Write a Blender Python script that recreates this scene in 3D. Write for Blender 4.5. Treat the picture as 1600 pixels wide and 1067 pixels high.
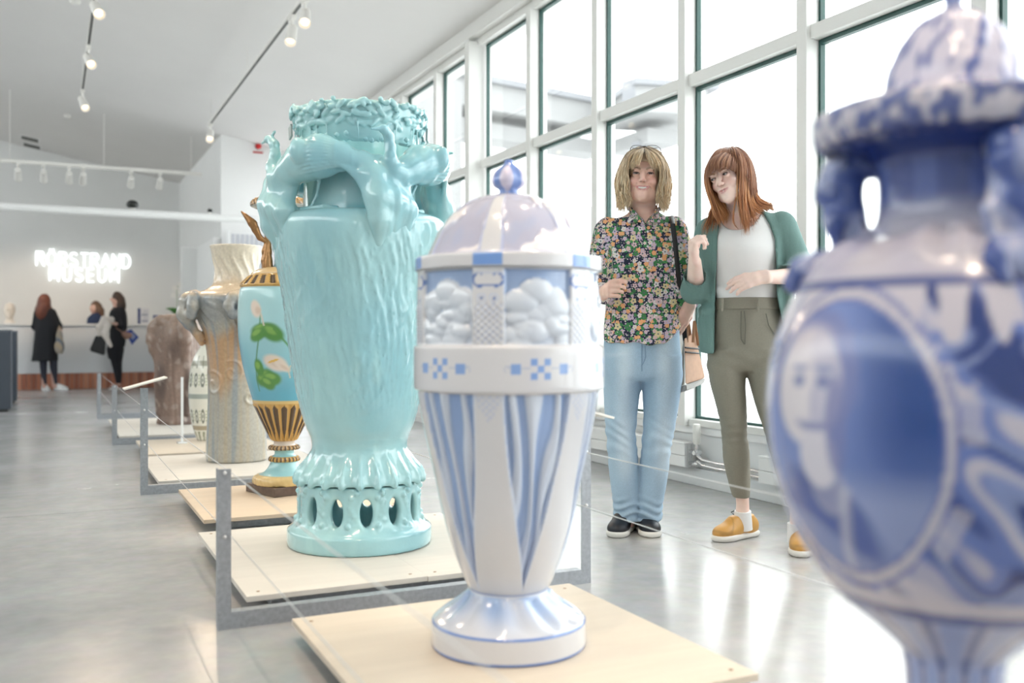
import bpy, bmesh, math, random
import numpy as np
from mathutils import Vector, Matrix, Euler
random.seed(7); RNG = np.random.default_rng(7)
for o in list(bpy.data.objects): bpy.data.objects.remove(o)
SC = bpy.context.scene
COL = SC.collection
PI = math.pi

# ---------------------------------------------------------------- camera
F, CX, CY, CAMH = 1500.0, 800.0, 525.0, 0.87          # pixels at 1600 wide; eye height in metres
YAW = math.atan(722 / 1500.0)
cam = bpy.data.cameras.new('camera'); camo = bpy.data.objects.new('camera', cam); COL.objects.link(camo)
camo.location = (0, 0, CAMH); camo.rotation_euler = (PI / 2, 0, -YAW)
cam.sensor_width = 36.0; cam.lens = 36.0 * F / 1600; cam.shift_y = -8.5 / 1600
cam.dof.use_dof = True; cam.dof.focus_distance = 4.25; cam.dof.aperture_fstop = 1.75; cam.dof.aperture_blades = 9
cam.clip_start = .05; cam.clip_end = 400
SC.camera = camo

# ---------------------------------------------------------------- world: bright overcast sky
W = bpy.data.worlds.new('overcast_sky'); SC.world = W; W.use_nodes = True
bg = W.node_tree.nodes['Background']
bg.inputs[0].default_value = (0.955, 0.975, 1.0, 1); bg.inputs[1].default_value = 3.0
SC.view_settings.view_transform = 'Standard'; SC.view_settings.look = 'None'
SC.view_settings.exposure = 0.88; SC.view_settings.gamma = 1.0; SC.view_settings.use_curve_mapping = False

# ---------------------------------------------------------------- pixel helpers (planning only: give real positions)
_S, _C = math.sin(YAW), math.cos(YAW)
def ray(u, v):
    r = (u - CX) / F
    return (_S + _C * r, _C - _S * r, (CY - v) / F)
def atx(u, v, x):
    d = ray(u, v); t = x / d[0]; return Vector((x, t * d[1], CAMH + t * d[2]))
def aty(u, v, y):
    d = ray(u, v); t = y / d[1]; return Vector((t * d[0], y, CAMH + t * d[2]))
def atz(u, v, z):
    d = ray(u, v); t = (z - CAMH) / d[2]; return Vector((t * d[0], t * d[1], z))

# ---------------------------------------------------------------- materials
MATS = {}
def mat(name, col=(.8, .8, .8), rough=.5, metal=0., spec=.5, coat=0., emit=0., emitcol=None, sss=0.,
        noise=0., nscale=20., bump=0., bscale=60., vcol=False, coatrough=.05, rvar=0., stretch=(1, 1, 1), alpha=1.):
    if name in MATS: return MATS[name]
    m = bpy.data.materials.new(name); m.use_nodes = True
    nt = m.node_tree; N, L = nt.nodes, nt.links
    b = N['Principled BSDF']
    b.inputs['Base Color'].default_value = (*col, 1); b.inputs['Roughness'].default_value = rough
    b.inputs['Metallic'].default_value = metal; b.inputs['Specular IOR Level'].default_value = spec
    b.inputs['Coat Weight'].default_value = coat; b.inputs['Coat Roughness'].default_value = coatrough
    if sss:
        b.inputs['Subsurface Weight'].default_value = sss; b.inputs['Subsurface Radius'].default_value = (1, .35, .2)
        b.inputs['Subsurface Scale'].default_value = .008
    if emit:
        b.inputs['Emission Color'].default_value = (*(emitcol or col), 1); b.inputs['Emission Strength'].default_value = emit
    src = None
    tc = None
    def coords():
        nonlocal tc
        if tc is None:
            t = N.new('ShaderNodeTexCoord'); mp = N.new('ShaderNodeMapping'); mp.inputs['Scale'].default_value = stretch
            L.new(t.outputs['Object'], mp.inputs['Vector']); tc = mp.outputs['Vector']
        return tc
    if vcol:
        a = N.new('ShaderNodeAttribute'); a.attribute_name = 'paint'; src = a.outputs['Color']
    if noise:
        n = N.new('ShaderNodeTexNoise'); n.inputs['Scale'].default_value = nscale; n.inputs['Detail'].default_value = 5
        L.new(coords(), n.inputs['Vector'])
        mr = N.new('ShaderNodeMapRange'); mr.inputs[1].default_value = .25; mr.inputs[2].default_value = .75
        mr.inputs[3].default_value = 1 - noise; mr.inputs[4].default_value = 1 + noise
        L.new(n.outputs['Fac'], mr.inputs[0])
        mx = N.new('ShaderNodeMix'); mx.data_type = 'RGBA'; mx.blend_type = 'MULTIPLY'; mx.inputs[0].default_value = 1
        if src is None: mx.inputs[6].default_value = (*col, 1)
        else: L.new(src, mx.inputs[6])
        L.new(mr.outputs[0], mx.inputs[7]); src = mx.outputs[2]
    if src is not None: L.new(src, b.inputs['Base Color'])
    if rvar:
        n2 = N.new('ShaderNodeTexNoise'); n2.inputs['Scale'].default_value = nscale * .6; n2.inputs['Detail'].default_value = 4
        L.new(coords(), n2.inputs['Vector'])
        mr2 = N.new('ShaderNodeMapRange'); mr2.inputs[1].default_value = .3; mr2.inputs[2].default_value = .7
        mr2.inputs[3].default_value = max(.01, rough - rvar); mr2.inputs[4].default_value = rough + rvar
        L.new(n2.outputs['Fac'], mr2.inputs[0]); L.new(mr2.outputs[0], b.inputs['Roughness'])
    if bump:
        n3 = N.new('ShaderNodeTexNoise'); n3.inputs['Scale'].default_value = bscale; n3.inputs['Detail'].default_value = 4
        L.new(coords(), n3.inputs['Vector'])
        bp = N.new('ShaderNodeBump'); bp.inputs['Strength'].default_value = bump; bp.inputs['Distance'].default_value = .004
        L.new(n3.outputs['Fac'], bp.inputs['Height']); L.new(bp.outputs['Normal'], b.inputs['Normal'])
    MATS[name] = m
    return m
def glass_mat(name, tint=(.965, .985, .975), fac=1.0):
    if name in MATS: return MATS[name]
    m = bpy.data.materials.new(name); m.use_nodes = True
    nt = m.node_tree; N, L = nt.nodes, nt.links; N.clear()
    out = N.new('ShaderNodeOutputMaterial'); mix = N.new('ShaderNodeMixShader'); tr = N.new('ShaderNodeBsdfTransparent')
    gl = N.new('ShaderNodeBsdfGlossy'); fr = N.new('ShaderNodeFresnel'); fr.inputs[0].default_value = 1.5
    tr.inputs[0].default_value = (*tint, 1); gl.inputs['Roughness'].default_value = .01
    geo = N.new('ShaderNodeNewGeometry'); mr = N.new('ShaderNodeMapRange'); mr.inputs[3].default_value = 1.5; mr.inputs[4].default_value = 1 / 1.5
    L.new(geo.outputs['Backfacing'], mr.inputs[0]); L.new(mr.outputs[0], fr.inputs[0])
    L.new(fr.outputs[0], mix.inputs[0]); L.new(tr.outputs[0], mix.inputs[1]); L.new(gl.outputs[0], mix.inputs[2])
    L.new(mix.outputs[0], out.inputs[0]); MATS[name] = m
    return m

# ---------------------------------------------------------------- object helpers
def link(name, me, m=None, parent=None, loc=None, rot=None):
    o = bpy.data.objects.new(name, me); COL.objects.link(o)
    if m is not None and me is not None:
        for k in (m if isinstance(m, (list, tuple)) else [m]): me.materials.append(k)
    if parent is not None: o.parent = parent
    if loc is not None: o.location = loc
    if rot is not None: o.rotation_euler = rot
    return o
def tag(o, label=None, cat=None, group=None, kind=None):
    if label: o['label'] = label
    if cat: o['category'] = cat
    if group: o['group'] = group
    if kind: o['kind'] = kind
    return o
def thing(name, label, cat, loc=(0, 0, 0), rz=0., group=None):
    o = bpy.data.objects.new(name, None); COL.objects.link(o); o.empty_display_size = .1
    o.location = loc; o.rotation_euler = (0, 0, rz)
    return tag(o, label, cat, group)
def copy_tree(o, parent=None):
    c = o.copy(); COL.objects.link(c)
    if parent is not None: c.parent = parent
    for ch in list(o.children): copy_tree(ch, c)
    return c
class B:
    """collects shapes into one bmesh"""
    def __init__(s): s.bm = bmesh.new()
    def box(s, x0, x1, y0, y1, z0, z1, bev=0.):
        r = bmesh.ops.create_cube(s.bm, size=1.0)
        for v in r['verts']:
            v.co = Vector(((x0 + x1) / 2 + v.co.x * (x1 - x0), (y0 + y1) / 2 + v.co.y * (y1 - y0), (z0 + z1) / 2 + v.co.z * (z1 - z0)))
        if bev:
            es = list({e for v in r['verts'] for e in v.link_edges})
            bmesh.ops.bevel(s.bm, geom=es, offset=bev, segments=2, profile=.6, affect='EDGES')
        return s
    def prism(s, pts, axis, a0, a1):
        """polygon pts (2D) extruded along axis 0/1/2 from a0 to a1"""
        def P(p, a):
            q = list(p); q.insert(axis, a); return Vector(q)
        lo = [s.bm.verts.new(P(p, a0)) for p in pts]; hi = [s.bm.verts.new(P(p, a1)) for p in pts]
        n = len(pts)
        s.bm.faces.new(lo[::-1]); s.bm.faces.new(hi)
        for i in range(n): s.bm.faces.new((lo[i], lo[(i + 1) % n], hi[(i + 1) % n], hi[i]))
        bmesh.ops.recalc_face_normals(s.bm, faces=s.bm.faces)
        return s
    def tube(s, pts, r, n=10, cap=True, flat=1.0):
        pts = [Vector(p) for p in pts]; k = len(pts); rs = r if isinstance(r, (list, tuple)) else [r] * k
        up = None; rings = []
        for i, p in enumerate(pts):
            d = (pts[min(i + 1, k - 1)] - pts[max(i - 1, 0)]).normalized()
            if up is None: up = Vector((0, 0, 1)) if abs(d.z) < .9 else Vector((1, 0, 0))
            a = d.cross(up)
            if a.length < 1e-4: a = d.cross(Vector((0, 1, 0)))
            a.normalize(); b = a.cross(d).normalized(); up = b
            rings.append([s.bm.verts.new(p + (a * math.cos(t) * flat + b * math.sin(t)) * rs[i]) for t in [2 * PI * j / n for j in range(n)]])
        for i in range(k - 1):
            for j in range(n):
                s.bm.faces.new((rings[i][j], rings[i][(j + 1) % n], rings[i + 1][(j + 1) % n], rings[i + 1][j]))
        if cap: s.bm.faces.new(rings[0][::-1]); s.bm.faces.new(rings[-1])
        return s
    def cyl(s, c, r, h, axis=2, n=24, r2=None):
        a = [0, 0, 0]; a[axis] = h
        return s.tube([c, Vector(c) + Vector(a)], [r, r if r2 is None else r2], n)
    def ball(s, c, r, seg=16, sc=(1, 1, 1), rot=None):
        q = bmesh.ops.create_uvsphere(s.bm, u_segments=seg, v_segments=max(6, seg // 2), radius=r)
        for v in q['verts']:
            p = Vector((v.co.x * sc[0], v.co.y * sc[1], v.co.z * sc[2]))
            if rot is not None: p = rot @ p
            v.co = p + Vector(c)
        return s
    def lathe(s, prof, n=32, c=(0, 0, 0)):
        rings = []
        for r, z in prof:
            rings.append([s.bm.verts.new((c[0] + r * math.cos(2 * PI * j / n), c[1] + r * math.sin(2 * PI * j / n), c[2] + z)) for j in range(n)])
        for i in range(len(prof) - 1):
            for j in range(n): s.bm.faces.new((rings[i][j], rings[i][(j + 1) % n], rings[i + 1][(j + 1) % n], rings[i + 1][j]))
        s.bm.faces.new(rings[0][::-1]); s.bm.faces.new(rings[-1])
        return s
    def done(s, name, m=None, parent=None, smooth=False, loc=None, rot=None, angle=None):
        me = bpy.data.meshes.new(name); bmesh.ops.recalc_face_normals(s.bm, faces=s.bm.faces); s.bm.to_mesh(me); s.bm.free()
        if smooth:
            me.shade_smooth()
            me.set_sharp_from_angle(angle=math.radians(angle or 40))
        return link(name, me, m, parent, loc, rot)
def npmesh(name, verts, quads, m=None, parent=None, paint=None, smooth=True, uv=None, loc=None, rot=None):
    me = bpy.data.meshes.new(name); verts = np.asarray(verts, np.float32); quads = np.asarray(quads, np.int32)
    k = quads.shape[1]; nq = len(quads)
    me.vertices.add(len(verts)); me.vertices.foreach_set('co', verts.ravel())
    me.loops.add(nq * k); me.loops.foreach_set('vertex_index', quads.ravel())
    me.polygons.add(nq); me.polygons.foreach_set('loop_start', np.arange(0, nq * k, k, dtype=np.int32))
    me.polygons.foreach_set('loop_total', np.full(nq, k, np.int32))
    if smooth: me.polygons.foreach_set('use_smooth', np.ones(nq, bool))
    me.update(calc_edges=True)
    if paint is not None:
        a = me.color_attributes.new('paint', 'FLOAT_COLOR', 'POINT')
        c = np.ones((len(verts), 4), np.float32); c[:, :3] = paint; a.data.foreach_set('color', c.ravel())
    if uv is not None:
        l = me.uv_layers.new(name='UVMap'); l.data.foreach_set('uv', np.asarray(uv, np.float32)[quads.ravel()].ravel())
    return link(name, me, m, parent, loc, rot)

# ---------------------------------------------------------------- numpy helpers
def smooth01(a, b, x):
    t = np.clip((x - a) / (b - a), 0, 1); return t * t * (3 - 2 * t)
def mixc(c, d, f):
    f = np.clip(np.asarray(f), 0, 1)[..., None]; return c * (1 - f) + np.asarray(d, float) * f
def sn(x, y, z=0., s=1.0, seed=0):
    """cheap smooth noise, about -1..1"""
    r = np.random.default_rng(seed); t = 0.; A = 0.
    for i in range(6):
        a = r.normal(size=3); a /= np.linalg.norm(a); a *= s * (1 + .35 * i); w = 1 / (1 + .3 * i)
        b = r.normal(size=3); b /= np.linalg.norm(b); b *= s * .6
        t = t + w * np.sin(a[0] * x + a[1] * y + a[2] * z + r.uniform(0, 6.28) + 1.3 * np.sin(b[0] * x + b[1] * y + b[2] * z + r.uniform(0, 6.28))); A += w
    return t / A * 1.6
def catmull(pts, n):
    """resample a polyline through points smoothly; n samples per span"""
    P = np.array(pts, float); P = np.vstack([2 * P[0] - P[1], P, 2 * P[-1] - P[-2]]); out = []
    for i in range(1, len(P) - 2):
        t = np.linspace(0, 1, n, endpoint=False)[:, None]; a, b, c, d = P[i - 1], P[i], P[i + 1], P[i + 2]
        out.append(.5 * (2 * b + (c - a) * t + (2 * a - 5 * b + 4 * c - d) * t ** 2 + (3 * b - a - 3 * c + d) * t ** 3))
    out.append(P[-2][None]); return np.vstack(out)
def profile(pts, step=.006):
    """(r,z) or (r,z,1) corner points -> dense polyline"""
    segs = []; cur = []
    for p in pts:
        cur.append(p[:2])
        if len(p) > 2 and len(cur) > 1: segs.append(cur); cur = [p[:2]]
    if len(cur) > 1: segs.append(cur)
    out = []
    for s in segs:
        q = catmull(s, 14) if len(s) > 2 else np.array(s, float)
        L = np.r_[0, np.cumsum(np.hypot(*np.diff(q, axis=0).T))]; n = max(2, int(L[-1] / step) + 1)
        l = np.linspace(0, L[-1], n); r = np.c_[np.interp(l, L, q[:, 0]), np.interp(l, L, q[:, 1])]
        out.append(r if not out else r[1:])
    return np.maximum(np.vstack(out), [1e-4, -9])
def turned(name, pts, nth, m, parent=None, disp=None, paint=None, step=.006, loc=None, rot=None):
    """surface of revolution with relief and painted decoration; theta = 0 faces -Y"""
    P = profile(pts, step); nz = len(P); th = np.linspace(0, 2 * PI, nth, endpoint=False)
    T, R = np.meshgrid(th, P[:, 0]); Z = np.repeat(P[:, 1][:, None], nth, 1)
    T = (T + PI) % (2 * PI) - PI
    if disp is not None:
        d = disp(T, R, Z)
        t = np.gradient(P, axis=0); t /= np.maximum(np.linalg.norm(t, axis=1, keepdims=True), 1e-9)
        R2 = R + d * t[:, 1][:, None]; Z2 = Z - d * t[:, 0][:, None]
    else: R2, Z2 = R, Z
    V = np.stack([R2 * np.sin(T), -R2 * np.cos(T), Z2], -1).reshape(-1, 3)
    i = np.arange(nz - 1)[:, None] * nth; j = np.arange(nth)[None]; k = (j + 1) % nth
    Q = np.stack([i + j, i + k, i + nth + k, i + nth + j], -1).reshape(-1, 4)
    c = paint(T, R, Z).reshape(-1, 3) if paint is not None else None
    return npmesh(name, V, Q, m, parent, c, loc=loc, rot=rot)
class Field:
    """signed distance grid; polygonised by surface nets into one continuous skin"""
    def __init__(s, lo, hi, res):
        s.lo = np.array(lo, float); s.res = res; s.n = np.ceil((np.array(hi, float) - s.lo) / res).astype(int) + 1
        s.ax = [(s.lo[i] + res * np.arange(s.n[i])).astype(np.float32) for i in range(3)]
        s.D = np.full(s.n, .05, np.float32)
    def add(s, fn, lo, hi, k=0., op='u', pad=.012):
        lo = np.array(lo) - pad - k; hi = np.array(hi) + pad + k
        a = np.clip(np.floor((lo - s.lo) / s.res).astype(int), 0, s.n); b = np.clip(np.ceil((hi - s.lo) / s.res).astype(int) + 1, 0, s.n)
        if np.any(b <= a): return s
        sl = tuple(slice(a[i], b[i]) for i in range(3))
        X, Y, Z = s.ax[0][sl[0]][:, None, None], s.ax[1][sl[1]][None, :, None], s.ax[2][sl[2]][None, None, :]
        d = fn(X, Y, Z); o = s.D[sl]
        if op == 's': d = -d
        if op == 'd': s.D[sl] = o + d; return s
        if k > 0:
            h = np.maximum(k - np.abs(o - d), 0) / k; h = h * h * k * .25
            s.D[sl] = np.minimum(o, d) - h if op == 'u' else np.maximum(o, d) + h
        else: s.D[sl] = np.minimum(o, d) if op == 'u' else np.maximum(o, d)
        return s
    def cone(s, a, b, r1, r2=None, k=.01, op='u'):
        a = np.array(a, float); b = np.array(b, float); r2 = r1 if r2 is None else r2; ba = b - a; L2 = max(float(ba @ ba), 1e-9)
        def fn(X, Y, Z):
            x, y, z = X - a[0], Y - a[1], Z - a[2]
            t = np.clip((x * ba[0] + y * ba[1] + z * ba[2]) / L2, 0, 1)
            return np.sqrt((x - t * ba[0]) ** 2 + (y - t * ba[1]) ** 2 + (z - t * ba[2]) ** 2) - (r1 + (r2 - r1) * t)
        r = max(r1, r2); return s.add(fn, np.minimum(a, b) - r, np.maximum(a, b) + r, k, op)
    def chain(s, pts, rs, k=.01, op='u'):
        for i in range(len(pts) - 1): s.cone(pts[i], pts[i + 1], rs[i], rs[i + 1], k, op)
        return s
    def ell(s, c, r, k=.01, op='u', rot=None):
        c = np.array(c, float); r = np.array(r, float); M = np.eye(3) if rot is None else np.array(rot); m = r.max()
        def fn(X, Y, Z):
            x, y, z = X - c[0], Y - c[1], Z - c[2]
            p = M[0, 0] * x + M[1, 0] * y + M[2, 0] * z; q = M[0, 1] * x + M[1, 1] * y + M[2, 1] * z; w = M[0, 2] * x + M[1, 2] * y + M[2, 2] * z
            k0 = np.sqrt((p / r[0]) ** 2 + (q / r[1]) ** 2 + (w / r[2]) ** 2); k1 = np.sqrt((p / r[0] ** 2) ** 2 + (q / r[1] ** 2) ** 2 + (w / r[2] ** 2) ** 2)
            return k0 * (k0 - 1) / np.maximum(k1, 1e-6)
        return s.add(fn, c - m, c + m, k, op)
    def loft(s, rows, k=.01, op='u', off=0., pw=2., pad=.03):
        """rows of (z, cx, cy, a, b) elliptical sections; z ascending"""
        R = np.array(rows, float); R = R[np.argsort(R[:, 0])]; q = catmull(R, 6); z0, z1 = R[0, 0], R[-1, 0]
        def fn(X, Y, Z):
            f = [np.interp(Z, q[:, 0], q[:, i]) for i in range(1, 5)]
            a, b = np.maximum(f[2] + off, .004), np.maximum(f[3] + off, .004)
            e = (np.abs((X - f[0]) / a) ** pw + np.abs((Y - f[1]) / b) ** pw) ** (1 / pw)
            d = (e - 1) * np.minimum(a, b)
            return np.maximum(d, np.maximum(z0 - Z, Z - z1))
        lo = (min(R[:, 1] - R[:, 3]) - off, min(R[:, 2] - R[:, 4]) - off, z0); hi = (max(R[:, 1] + R[:, 3]) + off, max(R[:, 2] + R[:, 4]) + off, z1)
        return s.add(fn, lo, hi, k, op, pad)
    def mesh(s):
        D = s.D; I = D < 0; n = s.n
        c = np.zeros(n - 1, np.uint8)
        for dx in (0, 1):
            for dy in (0, 1):
                for dz in (0, 1): c += I[dx:n[0] - 1 + dx, dy:n[1] - 1 + dy, dz:n[2] - 1 + dz]
        act = np.argwhere((c > 0) & (c < 8)); idx = np.full(n - 1, -1, np.int32); idx[tuple(act.T)] = np.arange(len(act))
        acc = np.zeros((len(act), 3)); cnt = np.zeros(len(act))
        cr = [(0, 0, 0), (1, 0, 0), (0, 1, 0), (1, 1, 0), (0, 0, 1), (1, 0, 1), (0, 1, 1), (1, 1, 1)]
        val = [D[tuple((act + np.array(q)).T)].astype(float) for q in cr]
        for i in range(8):
            for j in range(i + 1, 8):
                if sum(abs(a - b) for a, b in zip(cr[i], cr[j])) != 1: continue
                u, v = val[i], val[j]; e = (u < 0) != (v < 0); t = np.where(e, u / np.where(e, u - v, 1), 0)
                acc += np.where(e[:, None], np.array(cr[i]) + t[:, None] * (np.array(cr[j]) - np.array(cr[i])), 0); cnt += e
        V = s.lo + s.res * (act + acc / cnt[:, None]); Q = []
        for ax in range(3):
            a, b = [(1, 2), (2, 0), (0, 1)][ax]
            s0 = [slice(None)] * 3; s1 = [slice(None)] * 3; s0[ax] = slice(0, -1); s1[ax] = slice(1, None)
            e = np.argwhere(I[tuple(s0)] != I[tuple(s1)])
            e = e[(e[:, a] > 0) & (e[:, b] > 0) & (e[:, a] < n[a] - 1) & (e[:, b] < n[b] - 1)]
            ea = np.zeros(3, int); ea[a] = 1; eb = np.zeros(3, int); eb[b] = 1
            q = np.stack([idx[tuple((e - ea - eb).T)], idx[tuple((e - eb).T)], idx[tuple(e.T)], idx[tuple((e - ea).T)]], -1)
            fl = ~I[tuple(e.T)]; q[fl] = q[fl][:, ::-1]; Q.append(q)
        Q = np.vstack(Q); return V, Q[(Q >= 0).all(1)]
def relax(V, Q, it=2, f=.5):
    n = len(V)
    for _ in range(it):
        S = np.zeros((n, 3)); c = np.zeros(n)
        for i in range(4):
            a, b = Q[:, i], Q[:, (i + 1) % 4]
            for ax in range(3):
                S[:, ax] += np.bincount(a, V[b, ax], n) + np.bincount(b, V[a, ax], n)
            c += np.bincount(a, minlength=n) + np.bincount(b, minlength=n)
        V = V + f * (S / np.maximum(c, 1)[:, None] - V)
    return V
def strands(paths, rad, cols=None, n=5):
    """many tapered locks: paths (N,S,3), rad (N,S)"""
    P = np.asarray(paths, float); N, S, _ = P.shape; d = np.gradient(P, axis=1); d /= np.maximum(np.linalg.norm(d, axis=2, keepdims=True), 1e-9)
    up = np.array([.31, .9, .3]); a = np.cross(d, up); a /= np.maximum(np.linalg.norm(a, axis=2, keepdims=True), 1e-9); b = np.cross(d, a)
    th = 2 * PI * np.arange(n) / n
    V = P[:, :, None] + rad[:, :, None, None] * (a[:, :, None] * np.cos(th)[None, None, :, None] + b[:, :, None] * np.sin(th)[None, None, :, None])
    i = np.arange(N)[:, None, None] * S * n + np.arange(S - 1)[None, :, None] * n; j = np.arange(n)[None, None]; k = (j + 1) % n
    Q = np.stack([i + j, i + k, i + n + k, i + n + j], -1).reshape(-1, 4)
    c = None if cols is None else np.repeat(cols.reshape(N, S, 3), n, axis=1).reshape(-1, 3)
    return V.reshape(-1, 3), Q, c
# ================================================================ THE SETTING
M_white = mat('white_paint', (.80, .80, .80), .55, noise=.02, nscale=3)
M_wallw = mat('wall_plaster', (.80, .80, .79), .7, noise=.02, nscale=2, bump=.05, bscale=180)
M_ceil = mat('ceiling_board', (.76, .745, .73), .75, noise=.015, nscale=1.5)
M_frame = mat('window_frame_lacquer', (.76, .755, .73), .35)
M_gask = mat('dark_green_gasket', (.02, .075, .065), .4)
M_glass = glass_mat('window_glass')
def make_floor():
    m = bpy.data.materials.new('polished_concrete'); m.use_nodes = True
    N, L = m.node_tree.nodes, m.node_tree.links; b = N['Principled BSDF']
    tc = N.new('ShaderNodeTexCoord')
    n1 = N.new('ShaderNodeTexNoise'); n1.inputs['Scale'].default_value = 1.3; n1.inputs['Detail'].default_value = 8; n1.inputs['Roughness'].default_value = .6
    n2 = N.new('ShaderNodeTexNoise'); n2.inputs['Scale'].default_value = 14; n2.inputs['Detail'].default_value = 6
    cr = N.new('ShaderNodeValToRGB'); cr.color_ramp.elements[0].position = .3; cr.color_ramp.elements[1].position = .72
    cr.color_ramp.elements[0].color = (.34, .33, .325, 1); cr.color_ramp.elements[1].color = (.45, .44, .43, 1)
    mx = N.new('ShaderNodeMix'); mx.data_type = 'RGBA'; mx.blend_type = 'OVERLAY'; mx.inputs[0].default_value = .22
    L.new(tc.outputs['Object'], n1.inputs['Vector']); L.new(tc.outputs['Object'], n2.inputs['Vector'])
    L.new(n1.outputs['Fac'], cr.inputs[0]); L.new(cr.outputs[0], mx.inputs[6]); L.new(n2.outputs['Color'], mx.inputs[7])
    hs = N.new('ShaderNodeHueSaturation'); hs.inputs['Saturation'].default_value = .35; L.new(mx.outputs[2], hs.inputs['Color'])
    L.new(hs.outputs[0], b.inputs['Base Color'])
    mr = N.new('ShaderNodeMapRange'); mr.inputs[1].default_value = .3; mr.inputs[2].default_value = .7; mr.inputs[3].default_value = .17; mr.inputs[4].default_value = .28
    L.new(n1.outputs['Fac'], mr.inputs[0]); L.new(mr.outputs[0], b.inputs['Roughness'])
    b.inputs['Specular IOR Level'].default_value = .75
    bp = N.new('ShaderNodeBump'); bp.inputs['Strength'].default_value = .03; bp.inputs['Distance'].default_value = .01
    L.new(n2.outputs['Fac'], bp.inputs['Height']); L.new(bp.outputs['Normal'], b.inputs['Normal'])
    return m
XW, YB, XC = 3.35, 19.3, 2.23          # window mullion face, back wall, corner wall
XL, YF = -5.5, -3.0
def ceil_z(x): return 3.785 - .1817 * (x - 2.227)
# floor: cast slabs separated by narrow sawn joints
fl = thing('floor', None, None); tag(fl, kind='structure')
M_floor = make_floor()
xs = [XL, -2.6, 1.0 - .2, 3.62]; ys = [YF, 1.2, 5.2, 9.2, 13.2, YB + .1]
xs = [XL, -2.4, 2.44, 3.62]
for i in range(3):
    for j in range(5):
        g = .002
        B().box(xs[i] + g, xs[i + 1] - g, ys[j] + g, ys[j + 1] - g, -.12, 0).done('slab', M_floor, fl)
b = B(); b.box(XL, 3.62, YF, YB + .1, -.16, -.004).done('joint_filler', mat('joint_filler', (.2, .2, .2), .6), fl)
# ceiling
b = B(); b.prism([(XL, ceil_z(XL)), (3.6, ceil_z(3.6)), (3.6, ceil_z(3.6) + .2), (XL, ceil_z(XL) + .2)], 1, YF, YB + .2)
tag(b.done('ceiling', M_ceil), kind='structure')
# walls
tag(B().box(XL - .1, XC, YB, YB + .15, 0, 5.6).done('wall_back', M_wallw), kind='structure')
tag(B().box(XC, XC + .12, 14.34, YB + .15, 0, 4.1).done('wall_corner', M_wallw), kind='structure')
tag(B().box(XC + .12, 3.6, 14.34, 14.46, 0, 4.1).done('wall_right_end', M_wallw), kind='structure')
tag(B().box(1.9, 2.19, 16.1, 16.2, 0, 2.29).box(2.13, 2.22, 14.36, 16.2, 0, 2.29).done('wall_partition', mat('partition_white', (.86, .86, .85), .5)), kind='structure')
# window wall: low wall, sill, lintel
tag(B().box(3.42, 3.62, YF, 14.34, 0, .30).box(3.39, 3.62, YF, 14.34, .30, .345, .006).done('wall_right', M_white), kind='structure')
tag(B().box(3.385, 3.42, YF, 14.34, 0.0, .10, .006).done('baseboard_right', M_white), kind='structure')
tag(B().prism([(3.30, 3.47), (3.62, 3.47), (3.62, 3.75), (3.30, 3.75)], 1, YF, 14.34).box(3.37, 3.62, YF, 14.34, 3.41, 3.47).done('trim_1', M_frame), kind='structure')
ym = [2.69 + 1.005 * k for k in range(-6, 12)]     # far edge of each mullion
for i in range(len(ym) - 1):
    y0, y1 = ym[i], ym[i + 1] - .07
    w = thing('window_%d' % (i + 1), None, None); tag(w, kind='structure')
    if i == 10: B().box(3.28, 3.5, y1 + .04, y1 + .13, .345, 3.44, .004).done('mullion', M_frame, w)
    else: B().box(XW, 3.5, y1, y1 + .07, .345, 3.42, .004).done('mullion', M_frame, w)
    B().box(3.378, 3.5, y0 - .015, y1 + .012, 2.335, 2.405, .005).done('transom', M_frame, w)
    B().box(3.378, 3.5, y0, y1, .345, .385, .004).done('sill', M_frame, w)
    for z0, z1 in ((.385, 2.335), (2.405, 3.41)):
        g = B(); e = .014
        g.box(3.43, 3.46, y0, y0 + e, z0, z1).box(3.43, 3.46, y1 - e, y1, z0, z1).box(3.43, 3.46, y0 + e, y1 - e, z0, z0 + e).box(3.43, 3.46, y0 + e, y1 - e, z1 - e * 1.6, z1)
        g.done('gasket', M_gask, w)
        B().box(3.442, 3.448, y0 + e, y1 - e, z0 + e, z1 - e * 1.6).done('pane', M_glass, w)
# plain gable wall behind the camera; unseen strip windows added high in the left wall to brighten the hall
tag(B().box(XL, 3.6, YF - .15, YF, 0, 5.6).done('wall_front', M_wallw), kind='structure')
ZS, ZH = 3.3, 4.95
tag(B().box(XL - .15, XL, YF, YB, 0, ZS).box(XL - .15, XL, YF, YB, ZH, 5.6).done('wall_left', M_wallw), kind='structure')
gw = thing('window_20', None, None); tag(gw, kind='structure')
for k in range(19):
    y = YF + (YB - YF - .08) * k / 18.; B().box(XL - .15, XL + .02, y, y + .08, ZS, ZH).done('mullion', M_frame, gw)
B().box(XL - .08, XL - .074, YF, YB, ZS, ZH).done('pane', M_glass, gw)
# outside: pale paving
M_pave = mat('outside_paving', (.62, .62, .62), .8, noise=.08, nscale=1.5)
tag(B().box(3.62, 120, -80, 120, -.3, -.12).box(-90, 3.62, -80, YF - .15, -.3, -.12).box(-90, XL - .15, YF - .15, 120, -.3, -.12).done('ground', M_pave), kind='structure')

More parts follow.
